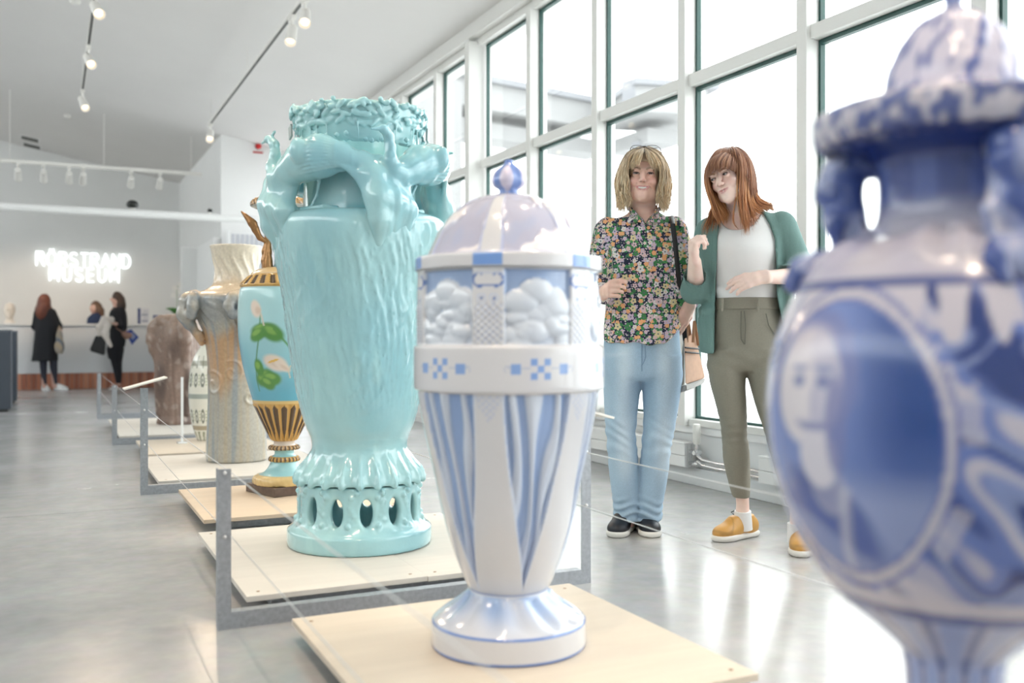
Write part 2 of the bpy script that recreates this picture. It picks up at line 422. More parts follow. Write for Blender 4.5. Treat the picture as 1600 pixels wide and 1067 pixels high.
# pale roof bridge of the neighbouring building beyond the windows
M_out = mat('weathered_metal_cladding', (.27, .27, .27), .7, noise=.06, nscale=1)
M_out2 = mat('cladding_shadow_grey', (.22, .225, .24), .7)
def att(u, t): r = (u - CX) / F; return (t * (_S + _C * r), t * (_C - _S * r))
nb = thing('neighbour_building', 'pale grey roof bridge of the building outside the upper windows', 'building')
def slab_px(pts, z0, z1, name, m, depth=1.2):
    pl = [Vector(att(u, t)) for u, t in pts]
    q = B(); n_ = []
    for i in range(len(pl) - 1):
        d = (pl[i + 1] - pl[i]).normalized(); nn = Vector((-d.y, d.x)) * depth
        if nn.dot(pl[i]) < 0: nn = -nn
        q.prism([tuple(pl[i]), tuple(pl[i + 1]), tuple(pl[i + 1] + nn), tuple(pl[i] + nn)], 2, z0, z1)
    return q.done(name, m, nb)
slab_px([(560, 22.2), (768, 25.), (950, 27.4), (993, 25.1)], 6.75, 7.5, 'fascia', M_out, 2.)
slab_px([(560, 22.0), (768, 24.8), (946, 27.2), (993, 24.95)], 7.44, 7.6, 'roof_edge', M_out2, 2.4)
slab_px([(560, 22.6), (768, 25.4), (950, 27.8), (1012, 25.9)], 6.1, 6.5, 'lower_beam', M_out, 1.)
slab_px([(560, 20.), (722, 24.)], 0, 7.2, 'wall', M_out, 1.)
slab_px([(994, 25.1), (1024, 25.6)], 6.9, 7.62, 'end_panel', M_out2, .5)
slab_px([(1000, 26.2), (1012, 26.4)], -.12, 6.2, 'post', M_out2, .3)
tag(slab_px([(800, 60.), (950, 64.)], -.12, 9.5, 'far_wing', M_out, 6.))
# ================================================================ PLATFORMS AND BARRIER
M_ply = [mat('pale_plywood_%d' % i, c, .5, noise=.05, nscale=9, stretch=(.25, 3, 1), bump=.05, bscale=40) for i, c in enumerate([(.60, .52, .42), (.62, .54, .44), (.66, .62, .56), (.64, .51, .38)])]
M_galv = mat('galvanised_steel', (.40, .42, .45), .45, metal=.7, noise=.16, nscale=70, rvar=.1)
M_screw = mat('brass_screw', (.30, .16, .06), .4, metal=.6)
M_wire = mat('steel_wire', (.72, .72, .72), .3, metal=.5)
PT = .06                                             # top of the platforms
def platform(x0, x1, y0, y1, joints, mi, label):
    cx, cy = (x0 + x1) / 2, (y0 + y1) / 2
    t = thing('display_platform', label, 'platform', (cx, cy, 0), 0, 'plywood platforms under the vases')
    xs = [x0] + joints + [x1]
    for i in range(len(xs) - 1):
        z = -.002 * (i % 2)
        bd = B().box(xs[i] - cx + .001, xs[i + 1] - cx - .001, y0 - cy, y1 - cy, PT - .018 + z, PT + z, .002).done('board', M_ply[(mi + (i == 2)) % 4], t)
        for sx in (xs[i] - cx + .045, xs[i + 1] - cx - .045):
            for sy in (y0 - cy + .05, y1 - cy - .05): B().cyl((sx, sy, PT + z - .001), .006, .0016, 2, 10).done('screw', M_screw, bd)
    a, b_, c, d = x0 - cx + .09, x1 - cx - .06, y0 - cy + .07, y1 - cy - .08
    for p in ((a, b_, c, c + .04), (a, b_, d - .04, d), (a, a + .04, c + .041, d - .041), (b_ - .04, b_, c + .041, d - .041)):
        B().box(p[0], p[1], p[2], p[3], 0, PT - .0205, .002).done('rail', M_galv, t)
    return t
platform(.62, 1.55, .42, 1.34, [1.15], 0, 'plywood platform under the blurred portrait urn nearest the camera')
platform(.624, 1.535, 1.82, 2.755, [], 1, 'light plywood platform with brown screw heads under the tree-panel lidded vase')
platform(.55, 1.62, 3.045, 4.13, [1.15], 2, 'whitish jointed platform under the turquoise peacock vase')
platform(.61, 1.55, 4.40, 5.33, [1.12], 3, 'warm plywood platform under the gold-footed lily urn')
platform(.545, 1.60, 5.68, 6.88, [1.2], 2, 'whitish platform under the beige ram-head vase')
platform(.60, 1.55, 6.99, 7.98, [1.12], 1, 'narrow plywood platform under the banded ovoid vase')
platform(.51, 1.50, 8.36, 10.1, [1.1], 2, 'farthest whitish platform, under the brown stone-like vase')

def angle_pts(x, y, sx, w=.038, th=.004):
    return [(x, y), (x + sx * w, y), (x + sx * w, y + th), (x + sx * th, y + th), (x + sx * th, y + w), (x, y + w)]
def barrier(y, hl, hr, plates, label):
    t = thing('wire_barrier', label, 'barrier', (1.083, y, 0), 0, 'galvanised wire barriers')
    for sx, h in ((-1, hl), (1, hr)):
        p = B().prism(angle_pts(sx * .636, 0, -sx), 2, 0, h).done('post', M_galv, t)
        for z in (.275, .465): B().ball((sx * .617, -.003, z), .006, 8).done('wire_eye', M_wire, p)
    B().prism([(0, 0), (.004, 0), (.004, .046), (.038, .046), (.038, .05), (0, .05)], 0, -.598, .598).done('floor_bar', M_galv, t)
    for sx in plates:
        a = .27; q = B().box(-.115, .115, -.02, .13, -.004, .004, .001)
        q.done('label_panel', mat('label_board_white', (.84, .81, .75), .5), t, loc=(sx * .61, 0, .61), rot=(0, sx * a, 0))
    return t
barrier(.25, .48, .48, (), 'galvanised barrier frame nearest the camera, beside the portrait urn')
barrier(2.93, .476, .582, (1,), 'galvanised barrier frame between the tree-panel vase and the peacock vase')
barrier(5.61, .585, .476, (-1,), 'galvanised barrier frame with slanted white label panel on its left post')
barrier(8.29, .476, .476, (), 'galvanised barrier frame beside the brown stone-like vase')
barrier(10.97, .476, .476, (), 'farthest galvanised barrier frame, behind the brown stone-like vase')
for x, z, lab in ((.466, .465, 'upper barrier wire along the hall side of the vases'), (.466, .275, 'lower barrier wire along the hall side of the vases'),
                  (1.70, .465, 'upper barrier wire along the window side, in front of the two women'), (1.70, .275, 'lower barrier wire along the window side, in front of the shoes')):
    xx = x + (.019 if x < 1 else -.019)
    tag(B().tube([(xx, .25 + .67 * k, z - (.004 if k % 4 else 0)) for k in range(17)], .0017, 6).done('barrier_wire', M_wire), lab, 'wire', 'barrier wires')

# ================================================================ VASES
def face(x, y): return math.atan2(-x, y)             # turn so that local -Y looks at the viewpoint
def vase_thing(name, label, x, y, z=PT + .0012): return thing(name, label, 'vase', (x, y, z), face(x, y), 'giant ceramic vases in a row')
VP = dict(vcol=True, rough=.16, coat=.6, spec=.5)
M_glaze = mat('glazed_porcelain', **VP)
wh = np.array([.64, .64, .665])

# ---- tree-panel lidded vase (second in the row)
def wrapd(T, off, step):
    return (np.degrees(T) - off + step / 2) % step - step / 2
def treevase():
    x, y = 1.095, 2.295
    t = vase_thing('lidded_vase', 'white and pale blue lidded porcelain vase with owl pilasters and tree panels', x, y)
    OFF = -12.
    def trees(T, Z):                                   # tree crown blobs in the upper panels
        a = np.abs(wrapd(T, OFF + 30, 60)); s = wrapd(T, OFF + 30, 60) / 21; h = (Z - .785) / .185; q = np.zeros_like(T)
        pid = np.floor(((np.degrees(T) - OFF) % 360) / 60).astype(int)
        for k in range(6):
            r = np.random.default_rng(40 + k); m = pid == k
            for i in range(22):
                cx, cz, rx, rz = r.uniform(-.85, .85), r.uniform(.0, .58), r.uniform(.28, .50), r.uniform(.08, .15)
                if i < 4: cx, cz, rx, rz = [-.55, .5, .0, .6][i] + r.uniform(-.1, .1), [.58, .62, .72, .5][i], .52, .17
                d = 1 - ((s - cx) / rx) ** 2 - ((h - cz) / rz) ** 2
                q = np.where(m, np.maximum(q, np.sqrt(np.maximum(d, 0)) * (.6 + .4 * r.random())), q)
        return a, s, h, q
    def trunks(T, Z):
        s = wrapd(T, OFF + 30, 60); h = np.clip((.665 - Z) / .50, 0, 1)
        w = 21 * (1 - h ** 2.2) * (1 - .12 * h)
        r = sn(np.degrees(T) * .25, Z * 9, 0, 1, 5) * 1.4
        f = np.cos((s + r + 1.5 * np.sin(Z * 14 + s * .2)) * 2 * PI / (14.5 - 5 * h) + 1.2 + .8 * np.sin(Z * 9)) + .45 * sn(T * 12, Z * 7, 0, 1, 6); return s, h, w, f
    def disp(T, R, Z):
        d = np.zeros_like(T); p = np.abs(wrapd(T, OFF, 60))
        up = (Z > .787) & (Z < .972); a, s, h, q = trees(T, Z)
        inp = smooth01(9, 10.2, p)
        d = np.where(up, inp * (-.012 + .013 * q), d)
        fe = np.cos(Z * 2 * PI / .0165) * np.cos(np.degrees(T) * 2 * PI / 4.4)      # feather scales on the pilasters
        sc = ((Z > .787) & (Z < .885)) | ((Z > .60) & (Z < .668) & (p < 8 * (Z - .60) / .06 + 1))
        d = np.where(sc & (p < 8.2), .0022 * fe, d)
        lo = (Z < .668) & (Z > .16); s, h, w, f = trunks(T, Z)
        m = smooth01(0, 1.6, w - np.abs(s))
        d = np.where(lo, m * (-.010 + .008 * np.clip(f, -.4, 1)), d)
        ft = (Z < .135) & (Z > .067)
        d = np.where(ft, .003 * np.sin(T * 14 + Z * 25) * smooth01(.067, .09, Z), d)
        return d
    def paint(T, R, Z):
        c = np.broadcast_to(wh, T.shape + (3,)).copy(); p = np.abs(wrapd(T, OFF, 60)); ps = wrapd(T, OFF, 60)
        blue = (.20, .34, .62); pale = (.47, .55, .70); line = (.10, .18, .46)
        up = (Z > .787) & (Z < .972); a, s, h, q = trees(T, Z)
        pc = mixc(c, blue, .75 * np.ones_like(T)); pc = mixc(pc, (.62, .67, .75), smooth01(.0, .25, q)); pc = mixc(pc, (.62, .66, .74), np.where(h < .45, .85 * (1 - q), 0))
        c = np.where((up & (p > 9.4))[..., None], pc, c)
        sc = ((Z > .787) & (Z < .885)) | ((Z > .60) & (Z < .668) & (p < 8 * (Z - .60) / .06 + 1))
        fe = np.cos(Z * 2 * PI / .0165) * np.cos(np.degrees(T) * 2 * PI / 4.4)
        c = mixc(c, (.52, .56, .68), np.where(sc & (p < 8.2), np.where(fe < -.1, .85, .1), 0))
        # owl: eyes and horned brow
        zz = Z
        for sg in (-1, 1):
            e = np.hypot((ps - sg * 3.6) * .0042, zz - .900); c = mixc(c, (.55, .6, .72), np.where((e < .0125) & (e > .008), .9, 0)); c = mixc(c, line, np.where(e < .0042, .9, 0))
            br = np.hypot((ps - sg * 5.2) * .0042, zz - .945); c = mixc(c, line, np.where((br < .0185) & (br > .0125) & (sg * ps > 3.2), .95, 0))
        c = mixc(c, line, np.where((np.abs(zz - (.930 + .0005 * (16 - ps ** 2) * .15)) < .0032) & (p < 5), .9, 0))
        c = mixc(c, (.5, .55, .68), np.where((np.abs(Z - .962) < .002) & (p < 9), .8, 0))
        # checker cross ornament on the belt
        belt = (Z > .675) & (Z < .78); s2 = wrapd(T, OFF + 30, 60) * .00425; z2 = Z - .728; k = .0165
        ix, iz = np.floor(s2 / k + 1.5), np.floor(z2 / k + 1.5)
        ck = (ix >= 0) & (ix <= 2) & (iz >= 0) & (iz <= 2) & ((ix + iz) % 2 == 0)
        sq = (np.abs(np.abs(s2) - .060) < .0130) & (np.abs(z2) < .0135)
        ln = (np.abs(s2) < .079) & (np.abs(s2) > .026) & (np.abs(np.abs(z2) - .004) < .0012)
        ring = np.abs(np.hypot(np.abs(s2) - .078, z2) - .008) < .0012
        c = mixc(c, (.19, .34, .68), np.where(belt & (ck | sq), .92, 0)); c = mixc(c, (.45, .5, .62), np.where(belt & ~sq & (ln | ring), .8, 0))
        # trunks
        s, h, w, f = trunks(T, Z); lo = (Z < .668) & (Z > .16) & (np.abs(s) < w)
        tc = mixc(np.broadcast_to(np.array([.27, .38, .62]), T.shape + (3,)), (.60, .65, .74), smooth01(-.25, .35, f) * (1 - .5 * h))
        tc = mixc(tc, (.34, .42, .62), smooth01(.55, 1, h) * .8)
        c = np.where(lo[..., None], tc, c); c = mixc(c, (.62, .69, .82), np.where((Z < .668) & (Z > .16), .5 * smooth01(2.5, 0, np.abs(np.abs(s) - w)), 0))
        # foot
        c = mixc(c, (.33, .45, .70), np.where((Z > .067) & (Z < .145), (.25 + .75 * smooth01(.07, .125, Z)) * (.7 + .3 * np.sin(T * 7 + Z * 30)), 0))
        for z0 in (.148, .0655, .003): c = mixc(c, (.10, .20, .52), np.where(np.abs(Z - z0) < .0026, .95, 0))
        return c
    pts = [(.15, 0, 1), (.198, 0), (.2035, .006), (.2035, .06), (.201, .067), (.186, .078), (.155, .098), (.122, .122), (.104, .145), (.106, .15), (.116, .168), (.142, .235), (.172, .333), (.1985, .455), (.2225, .56), (.2375, .64), (.241, .668, 1),
           (.2505, .672, 1), (.2515, .69), (.2515, .765), (.2505, .782, 1), (.2425, .786, 1), (.2435, .88), (.2425, .974, 1), (.240, .976, 1)]
    body = turned('body', pts, 460, M_glaze, t, disp, paint, .0042)
    def pl(T, R, Z):
        c = np.broadcast_to(wh, T.shape + (3,)).copy(); p = np.abs(wrapd(T, OFF, 60)); rim = (Z < 1.014)
        c = mixc(c, (.14, .30, .68), np.where(rim & (Z > .981) & (Z < 1.010) & (p < 8.3), .95, 0))
        hw = 7.5 - 1.5 * smooth01(1.02, 1.14, Z); lil = np.array([.46, .46, .58])
        n = sn(T * 9, Z * 45, 0, 1, 3); q = mixc(np.broadcast_to(lil, T.shape + (3,)), (.80, .77, .80), smooth01(.5, .8, n + .5 * smooth01(1.06, 1.02, Z))); q = mixc(q, (.40, .45, .62), smooth01(.4, .9, -n) * .5)
        c = np.where(((~rim) & (p > hw) & (Z < 1.177))[..., None], q, c); c = mixc(c, (.40, .46, .70), np.where((~rim) & (np.abs(p - hw) < .9), .6, 0))
        c = mixc(c, (.4, .46, .7), np.where(np.abs(Z - 1.0145) < .002, .6, 0)); return c
    def dl(T, R, Z):
        p = np.abs(wrapd(T, OFF, 60)); hw = 7.5 - 1.5 * smooth01(1.02, 1.14, Z); n = sn(T * 9, Z * 45, 0, 1, 3)
        return np.where((Z > 1.02) & (Z < 1.17), smooth01(0, 1.5, p - hw) * (-.004 + .006 * smooth01(.35, .8, n)), 0)
    lid = turned('lid', [(.241, .9762, 1), (.2475, .977, 1), (.2475, 1.008), (.246, 1.012, 1), (.218, 1.016, 1), (.207, 1.04), (.190, 1.075), (.168, 1.11), (.14, 1.14), (.105, 1.163), (.06, 1.178), (.028, 1.184), (.002, 1.186)], 360, M_glaze, t, dl, pl, .0045)
    def pk(T, R, Z):
        f = np.cos(T * 4 + .6) * .5 + .5; b = smooth01(.25, .55, f * (1.15 - np.abs(Z - 1.222) * 22))
        return mixc(np.broadcast_to(np.array([.15, .24, .55]), T.shape + (3,)), (.62, .58, .72), b)
    turned('finial', [(.03, 1.18, 1), (.026, 1.187), (.026, 1.196), (.038, 1.206), (.0425, 1.222), (.036, 1.24), (.02, 1.257), (.011, 1.268), (.012, 1.274), (.002, 1.277)], 120, M_glaze, lid, lambda T, R, Z: .004 * np.cos(T * 4 + .6) * smooth01(1.19, 1.215, Z) * smooth01(1.27, 1.24, Z), pk, .003)
treevase()

# ---- blurred portrait urn (nearest)
def portrait_urn():
    x, y = 1.10, .91
    t = vase_thing('portrait_urn', 'cobalt blue and white handled urn with a painted bearded portrait, blurred in front', x, y)
    M_ = mat('soft_glaze', vcol=True, rough=.2, coat=.22, coatrough=.12)
    W_ = np.array([.56, .53, .60]); dk = (.014, .036, .18); md = (.085, .14, .42)
    def paint(T, R, Z):
        D = np.degrees(T); c = np.broadcast_to(W_, T.shape + (3,)).copy()
        n1 = sn(T * 5, Z * 22, 0, 1, 11); n2 = sn(T * 9, Z * 30, 0, 1, 12)
        bod = (Z > .468) & (Z < .873)
        # acanthus swirls between the medallions
        sw = np.sin(T * 9 + 3 * np.sin(Z * 24 + n1) + 2.6 * n2); lf2 = np.sin(T * 15 + 3.2 * np.sin(Z * 34 + 2 * n1) + 2 * n2)
        c = mixc(c, (.13, .19, .48), np.where(bod, .97, 0)); c = mixc(c, dk, np.where(bod, smooth01(-.1, .6, sw + n1 * .3) * .9, 0)); c = mixc(c, (.27, .33, .58), np.where(bod, smooth01(.45, .8, lf2) * .8, 0)); c = mixc(c, W_, np.where(bod, smooth01(.6, .85, -sw + .25 * lf2) * .9, 0))
        lanc = np.abs(((D * 1.0) % 13) - 6.5) / 6.5; c = mixc(c, W_, np.where((Z > .80) & (Z < .873), smooth01(.05, -.12, (.870 - Z) / .06 - 1.0 * lanc + .4 * n2), 0))
        # medallions every 120 degrees, one turned towards the viewer's left
        for k in range(3):
            M = (D + 34 - 120 * k + 180) % 360 - 180; s = M / 32.; h = (Z - .685) / .168; e = np.hypot(s, h)
            m = e < 1.0
            bgc = mixc(np.broadcast_to(np.array([.20, .27, .56]), T.shape + (3,)), (.025, .07, .27), smooth01(-.1, .75, s) * (.55 + .45 * smooth01(-.5, .2, h)))
            bgc = mixc(bgc, (.42, .46, .66), smooth01(-.15, -.5, h) * .5 * (s > -.2))
            # sitter: hair, face, beard, collar, coat
            fs, fh = (s + .30) / 1.25, (h - .33) / 1.22
            coat = smooth01(.06, -.06, h + .26 + 1.1 * np.maximum(np.abs(s + .34) - .30, 0) ** 1.2)
            bgc = mixc(bgc, (.22, .27, .5), coat); bgc = mixc(bgc, (.09, .13, .36), coat * smooth01(.1, .7, n2 + .2))
            bgc = mixc(bgc, (.58, .56, .64), smooth01(1.05, .85, np.hypot((s + .1) / .24, (h + .38) / .22)) * (.55 + .4 * n1)); bgc = mixc(bgc, (.55, .54, .64), smooth01(.12, .0, np.abs(s - .02 - .25 * (h + .7))) * (h < -.35) * .7)
            hair = np.hypot(fs / .48, (fh - .10) / .42) + .07 * sn(T * 40, Z * 60, 0, 1, 4); bgc = mixc(bgc, (.20, .23, .46), smooth01(1.03, .93, hair) * .95)
            facem = np.hypot((fs + .02) / .37, (fh - .02) / .37); bgc = mixc(bgc, (.70, .66, .70), smooth01(1.02, .90, facem))
            bgc = mixc(bgc, (.42, .42, .58), smooth01(.7, 1.0, np.hypot((fs + .22) / .36, fh / .4)) * smooth01(1.0, .95, facem) * (fs > 0) * .6)
            beard = np.hypot((fs - .10) / .20, (fh + .40) / .20); bgc = mixc(bgc, (.66, .63, .70), smooth01(1.05, .85, beard))
            bgc = mixc(bgc, (.20, .22, .44), smooth01(1.1, .7, np.hypot((fs - .28) / .10, (fh + .2) / .34)) * .8)
            for ex in (-.10, .16):
                bgc = mixc(bgc, (.16, .2, .42), smooth01(1.1, .6, np.hypot((fs - ex) / .085, (fh - .06) / .045)) * .85); bgc = mixc(bgc, (.22, .26, .48), smooth01(1.1, .6, np.hypot((fs - ex) / .12, (fh - .14) / .025)) * .7)
            bgc = mixc(bgc, (.38, .38, .55), smooth01(1.1, .5, np.hypot((fs - .07) / .045, (fh + .06) / .12)) * .6)
            bgc = mixc(bgc, (.22, .24, .45), smooth01(1.1, .6, np.hypot((fs - .06) / .21, (fh + .215 - .6 * (fs - .06) ** 2) / .035)) * .85)
            bgc = mixc(bgc, (.62, .56, .62), smooth01(1.1, .6, np.hypot((fs + .05) / .32, (fh - .30) / .14)) * .5)
            c = np.where(m[..., None], bgc, c)
            c = mixc(c, W_ * .95, np.where((e > 1.0) & (e < 1.10), .9, 0)); c = mixc(c, (.12, .16, .42), np.where((np.abs(e - 1.0) < .014) | (np.abs(e - 1.11) < .018), .85, 0))
            c = mixc(c, W_, np.where((e > 1.13) & (e < 1.3) & (np.sin(np.arctan2(h, s) * 9 + k) > .1), .55, 0))
        for z0, w in ((.875, .006), (.467, .007), (.385, .012)): c = mixc(c, (.05, .08, .26), np.where(np.abs(Z - z0) < w, .85, 0))
        c = mixc(c, W_, np.where((Z > .475) & (Z < .495), .9, 0))
        c = mixc(c, (.38, .37, .55), np.where((Z > .88) & (Z < .955), .5 * smooth01(-.3, .6, n1), 0))
        lf = np.abs(((D) % 24) - 12) / 12; c = mixc(c, (.30, .36, .60), np.where((Z < .46) & (Z > .1), .45 + .55 * smooth01(.2, .6, lf), 0)); c = mixc(c, dk, np.where((Z < .46) & (Z > .1), smooth01(.35, .1, lf) * .6, 0))
        nk = (Z > .955) & (Z < 1.060); c = mixc(c, (.030, .060, .24), np.where(nk, smooth01(.945, 1.0, Z) * .93, 0)); c = mixc(c, (.16, .22, .5), np.where(nk & (np.abs(D % 40 - 20) < 9) & (Z < 1.04) & (Z > .985), .35, 0))
        rim = Z >= 1.060; pt = sn(T * 34, Z * 120, 0, 1, 21); c = mixc(c, (.05, .085, .28), np.where(rim, smooth01(-.35, .3, pt) * .9, 0)); c = mixc(c, dk, np.where((Z > 1.045) & (Z < 1.068), .85, 0))
        return c
    pts = [(.10, 0, 1), (.135, 0), (.14, .01), (.135, .035), (.10, .07), (.075, .13), (.062, .20), (.058, .27), (.06, .33), (.064, .375), (.072, .39), (.104, .42), (.143, .451), (.166, .475), (.19, .51), (.212, .55), (.2285, .60), (.2395, .645), (.244, .69), (.2435, .735), (.2375, .785), (.224, .83), (.205, .872), (.190, .898),
           (.178, .912), (.150, .932), (.118, .947), (.100, .965), (.096, 1.0), (.099, 1.03), (.112, 1.048), (.142, 1.060), (.166, 1.066), (.176, 1.078), (.178, 1.104), (.171, 1.112, 1), (.15, 1.114, 1)]
    def disp(T, R, Z):
        return np.where((Z > 1.064) & (Z < 1.108), .004 * np.abs(np.sin(T * 18)), 0) + np.where((Z > .905) & (Z < .95), .004 * np.sin(T * 12 + 2 * np.sin(T * 5)), 0)
    turned('body', pts, 340, M_, t, disp, paint, .0048)
    def pl(T, R, Z):
        n = sn(T * 15, Z * 105, 0, 1, 31); c = mixc(np.broadcast_to(np.array([.60, .58, .70]), T.shape + (3,)), (.08, .12, .36), smooth01(.0, .45, n) * .9)
        return mixc(c, (.16, .22, .5), np.where(Z > 1.255, .8, 0))
    lid = turned('lid', [(.15, 1.1142, 1), (.115, 1.117), (.098, 1.124), (.090, 1.138), (.085, 1.16), (.078, 1.182), (.064, 1.210), (.045, 1.232), (.025, 1.244), (.013, 1.250), (.012, 1.262), (.017, 1.272), (.025, 1.287), (.023, 1.307), (.010, 1.322), (.002, 1.327)], 160, M_, t, lambda T, R, Z: np.where(Z < 1.25, .002 * sn(T * 15, Z * 105, 0, 1, 31), 0), pl, .004)
    # two scrolled figural handles
    f = Field((.06, -.07, .84), (.25, .07, 1.12), .0046)
    S = lambda r, z, yy=0: (r, yy, z)
    f.chain([S(.100, 1.045), S(.122, 1.056), S(.140, 1.045), S(.146, 1.02), S(.140, .98), S(.128, .945), S(.122, .915), S(.135, .89)], [.018, .021, .024, .030, .027, .023, .022, .022], .012)
    f.ell(S(.152, 1.02), (.022, .032, .026)).cone(S(.168, 1.015), S(.174, 1.005), .010, .006).ell(S(.146, 1.046), (.024, .032, .016)).ell(S(.150, .97), (.018, .032, .026))
    for j in (-1, 1): f.chain([S(.140, .975, j * .02), S(.150, .96, j * .035), S(.146, .935, j * .03)], [.012, .01, .008], .008)
    f.ell(S(.182, .895), (.034, .042, .030), .015).ell(S(.198, .910), (.018, .03, .014)).ell(S(.210, .885), (.016, .02, .016)).ell(S(.162, .91), (.03, .05, .02), .015)
    for j in (-1, 1): f.chain([S(.168, .915, j * .03), S(.188, .90, j * .05), S(.203, .875, j * .045)], [.014, .013, .008], .008)
    V, Q = f.mesh(); n = sn(V[:, 0] * 60, V[:, 1] * 60, V[:, 2] * 60, 1, 8)
    c = mixc(np.broadcast_to(np.array([.34, .38, .58]), V.shape), (.07, .11, .33), smooth01(-.1, .5, n)); c = mixc(c, (.62, .6, .68), smooth01(.45, .75, -n))
    h0 = npmesh('handle', V, Q, M_, t, c)
    for k, d in enumerate((-92, 28, 148)):
        h = h0 if k == 0 else h0.copy()
        if k: COL.objects.link(h); h.parent = t
        h.rotation_euler = (0, 0, math.radians(d - 90))
portrait_urn()
# ---- turquoise peacock vase (third in the row), carved as one continuous body
M_turq = mat('turquoise_glaze', (.25, .56, .58), .14, coat=.7, vcol=True, bump=.12, bscale=70, noise=.05, nscale=9)
def polar(r, deg, z): a = math.radians(deg); return (r * math.sin(a), -r * math.cos(a), z)
def peacock_vase():
    x, y = 1.10, 3.666
    t = vase_thing('peacock_vase', 'tall turquoise glazed vase with peacocks around its neck', x, y)
    rs = .0066
    f = Field((-.40, -.40, .225), (.40, .40, 1.30), rs)
    def lathe_fn(pr, rel=None):
        P = np.array(pr, float); q = catmull(P[:, ::-1], 8)
        def fn(X, Y, Z):
            r = np.sqrt(X * X + Y * Y); R = np.interp(Z, q[:, 0], q[:, 1]); d = (r - R) * .9
            if rel is not None: d = d - rel(np.arctan2(X, -Y), r, Z)
            return np.maximum(d, np.maximum(P[0][1] - Z, Z - P[-1][1]))
        return fn
    # body with flowing tail-feather relief
    def rel(T, r, Z):
        a = T * .3
        g = 1 - np.abs(sn(a * 60 + 6 * np.sin(Z * 5 + T * 2), Z * 8.5, 0, 1, 51)); h = 1 - np.abs(sn(a * 95 + Z * 16, Z * 14 - a * 10, 0, 1, 52)); k = 1 - np.abs(sn(a * 120 - Z * 22, Z * 20, 0, 1, 53))
        tw = np.abs((T * 180 / PI - 16 + 45) % 90 - 45); m = smooth01(.46, .60, Z) * (1 - smooth01(1.08, 1.24, Z) * smooth01(14, 26, tw))
        return m * (.0040 * g ** 3 + .0036 * h ** 4 + .0026 * k ** 5 - .004 + .004 * sn(a * 22 + Z * 3, Z * 5 - a * 5, 0, 1, 54))
    body = [(.246, .248), (.247, .262), (.236, .29), (.21, .325), (.19, .36), (.186, .385), (.192, .415), (.207, .45), (.2235, .50), (.236, .555), (.247, .62), (.268, .74), (.285, .87), (.302, .99), (.318, 1.07), (.334, 1.16), (.338, 1.215), (.330, 1.255), (.305, 1.274), (.27, 1.280)]
    def skirt(T, r, Z):
        c = np.cos(23 * T); w = smooth01(.40, .27, Z); return w * (.013 * np.maximum(c, 0) ** 5 - .006 * np.maximum(-c, 0)) + rel(T, r, Z)
    f.add(lathe_fn(body, skirt), (-.37, -.37, .248), (.37, .37, 1.280))
    # scalloped drips under the skirt ribs
    for k in range(23):
        p = polar(.247, k * 360 / 23, .252); f.ell(p, (.014, .014, .016), .006)
    fl_, f = f, Field((-.42, -.42, 1.08), (.42, .42, 1.72), .0046)
    f.add(lathe_fn([(.27, 1.21), (.228, 1.26), (.219, 1.34), (.220, 1.43), (.229, 1.52), (.240, 1.58), (.250, 1.64), (.254, 1.682)]), (-.27, -.27, 1.21), (.27, .27, 1.682), .015)
    # hollow mouth
    f.add(lambda X, Y, Z: np.maximum(np.sqrt(X * X + Y * Y) - .225, 1.45 - Z), (-.24, -.24, 1.45), (.24, .24, 1.74), .01, 's')
    # leaf and berry garland on the rim
    R = random.Random(5)
    for k in range(46):
        a = k * 360 / 46 + R.uniform(-3, 3)
        for row in range(3):
            z = (1.664, 1.634, 1.604)[row] + R.uniform(-.010, .012); aa = a + row * 3.5
            ra = math.radians(aa); tw = R.uniform(-.9, .9)
            ex = Vector((math.cos(ra), math.sin(ra), 0)); ez = Vector((0, 0, 1)); er = Vector((math.sin(ra), -math.cos(ra), 0))
            u = ex * math.cos(tw) + ez * math.sin(tw); w = er.cross(u)
            M = np.array([u, w, er]).T
            f.ell(polar(.256 + R.uniform(0, .012) - .008 * row, aa, z), (R.uniform(.018, .03), R.uniform(.009, .013), .009), .003, 'u', M)
        if R.random() < .75: f.ell(polar(.266, a + 2, 1.68 + R.uniform(-.03, .004)), (.010, .010, .010), .003)
        if R.random() < .7: f.ell(polar(.252, a + 4, 1.565 - R.uniform(0, .035)), (.010, .010, .010), .003)
        if R.random() < .7: f.cone(polar(.250, a + 4, 1.60), polar(.248, a + 4 + R.uniform(-2, 2), 1.53 + R.uniform(0, .04)), .004, .003, .003)
    # four peacocks, heads to the left, trains falling as straps onto the body
    for k in range(4):
        o = 90 * k
        def P(r, d, z): return polar(r, d + o, z)
        bd = [(.300, 10, 1.420, .013), (.300, 0, 1.437, .028), (.298, -14, 1.460, .054), (.298, -28, 1.464, .079), (.300, -42, 1.452, .074), (.309, -54, 1.425, .056), (.324, -63, 1.402, .041)]
        f.chain([P(*q[:3]) for q in bd], [q[3] for q in bd], .015)
        f.chain([P(.324, -63, 1.400), P(.338, -68, 1.410), P(.343, -71.5, 1.445), P(.334, -71, 1.492), P(.336, -72, 1.532), P(.346, -75, 1.553)], [.039, .031, .024, .019, .017, .0165], .014)
        f.ell(P(.352, -76.5, 1.555), (.018, .018, .0165), .008).cone(P(.358, -78, 1.554), P(.374, -84, 1.548), .0095, .004, .004)
        for j in (-2, 0, 2): f.cone(P(.342, -74, 1.566), P(.336, -71.5 + j * .5, 1.580), .004, .005, .004)
        # long flight feathers lying on the wing, then a fan of secondaries over the strap
        dg = [q[1] for q in bd][::-1]
        def on(d, al):
            r_, z_, w_ = (np.interp(d, dg, [q[i] for q in bd][::-1]) for i in (0, 2, 3)); al = math.radians(al); return P(r_ + (w_ + .003) * math.cos(al), d, z_ + (w_ + .003) * math.sin(al))
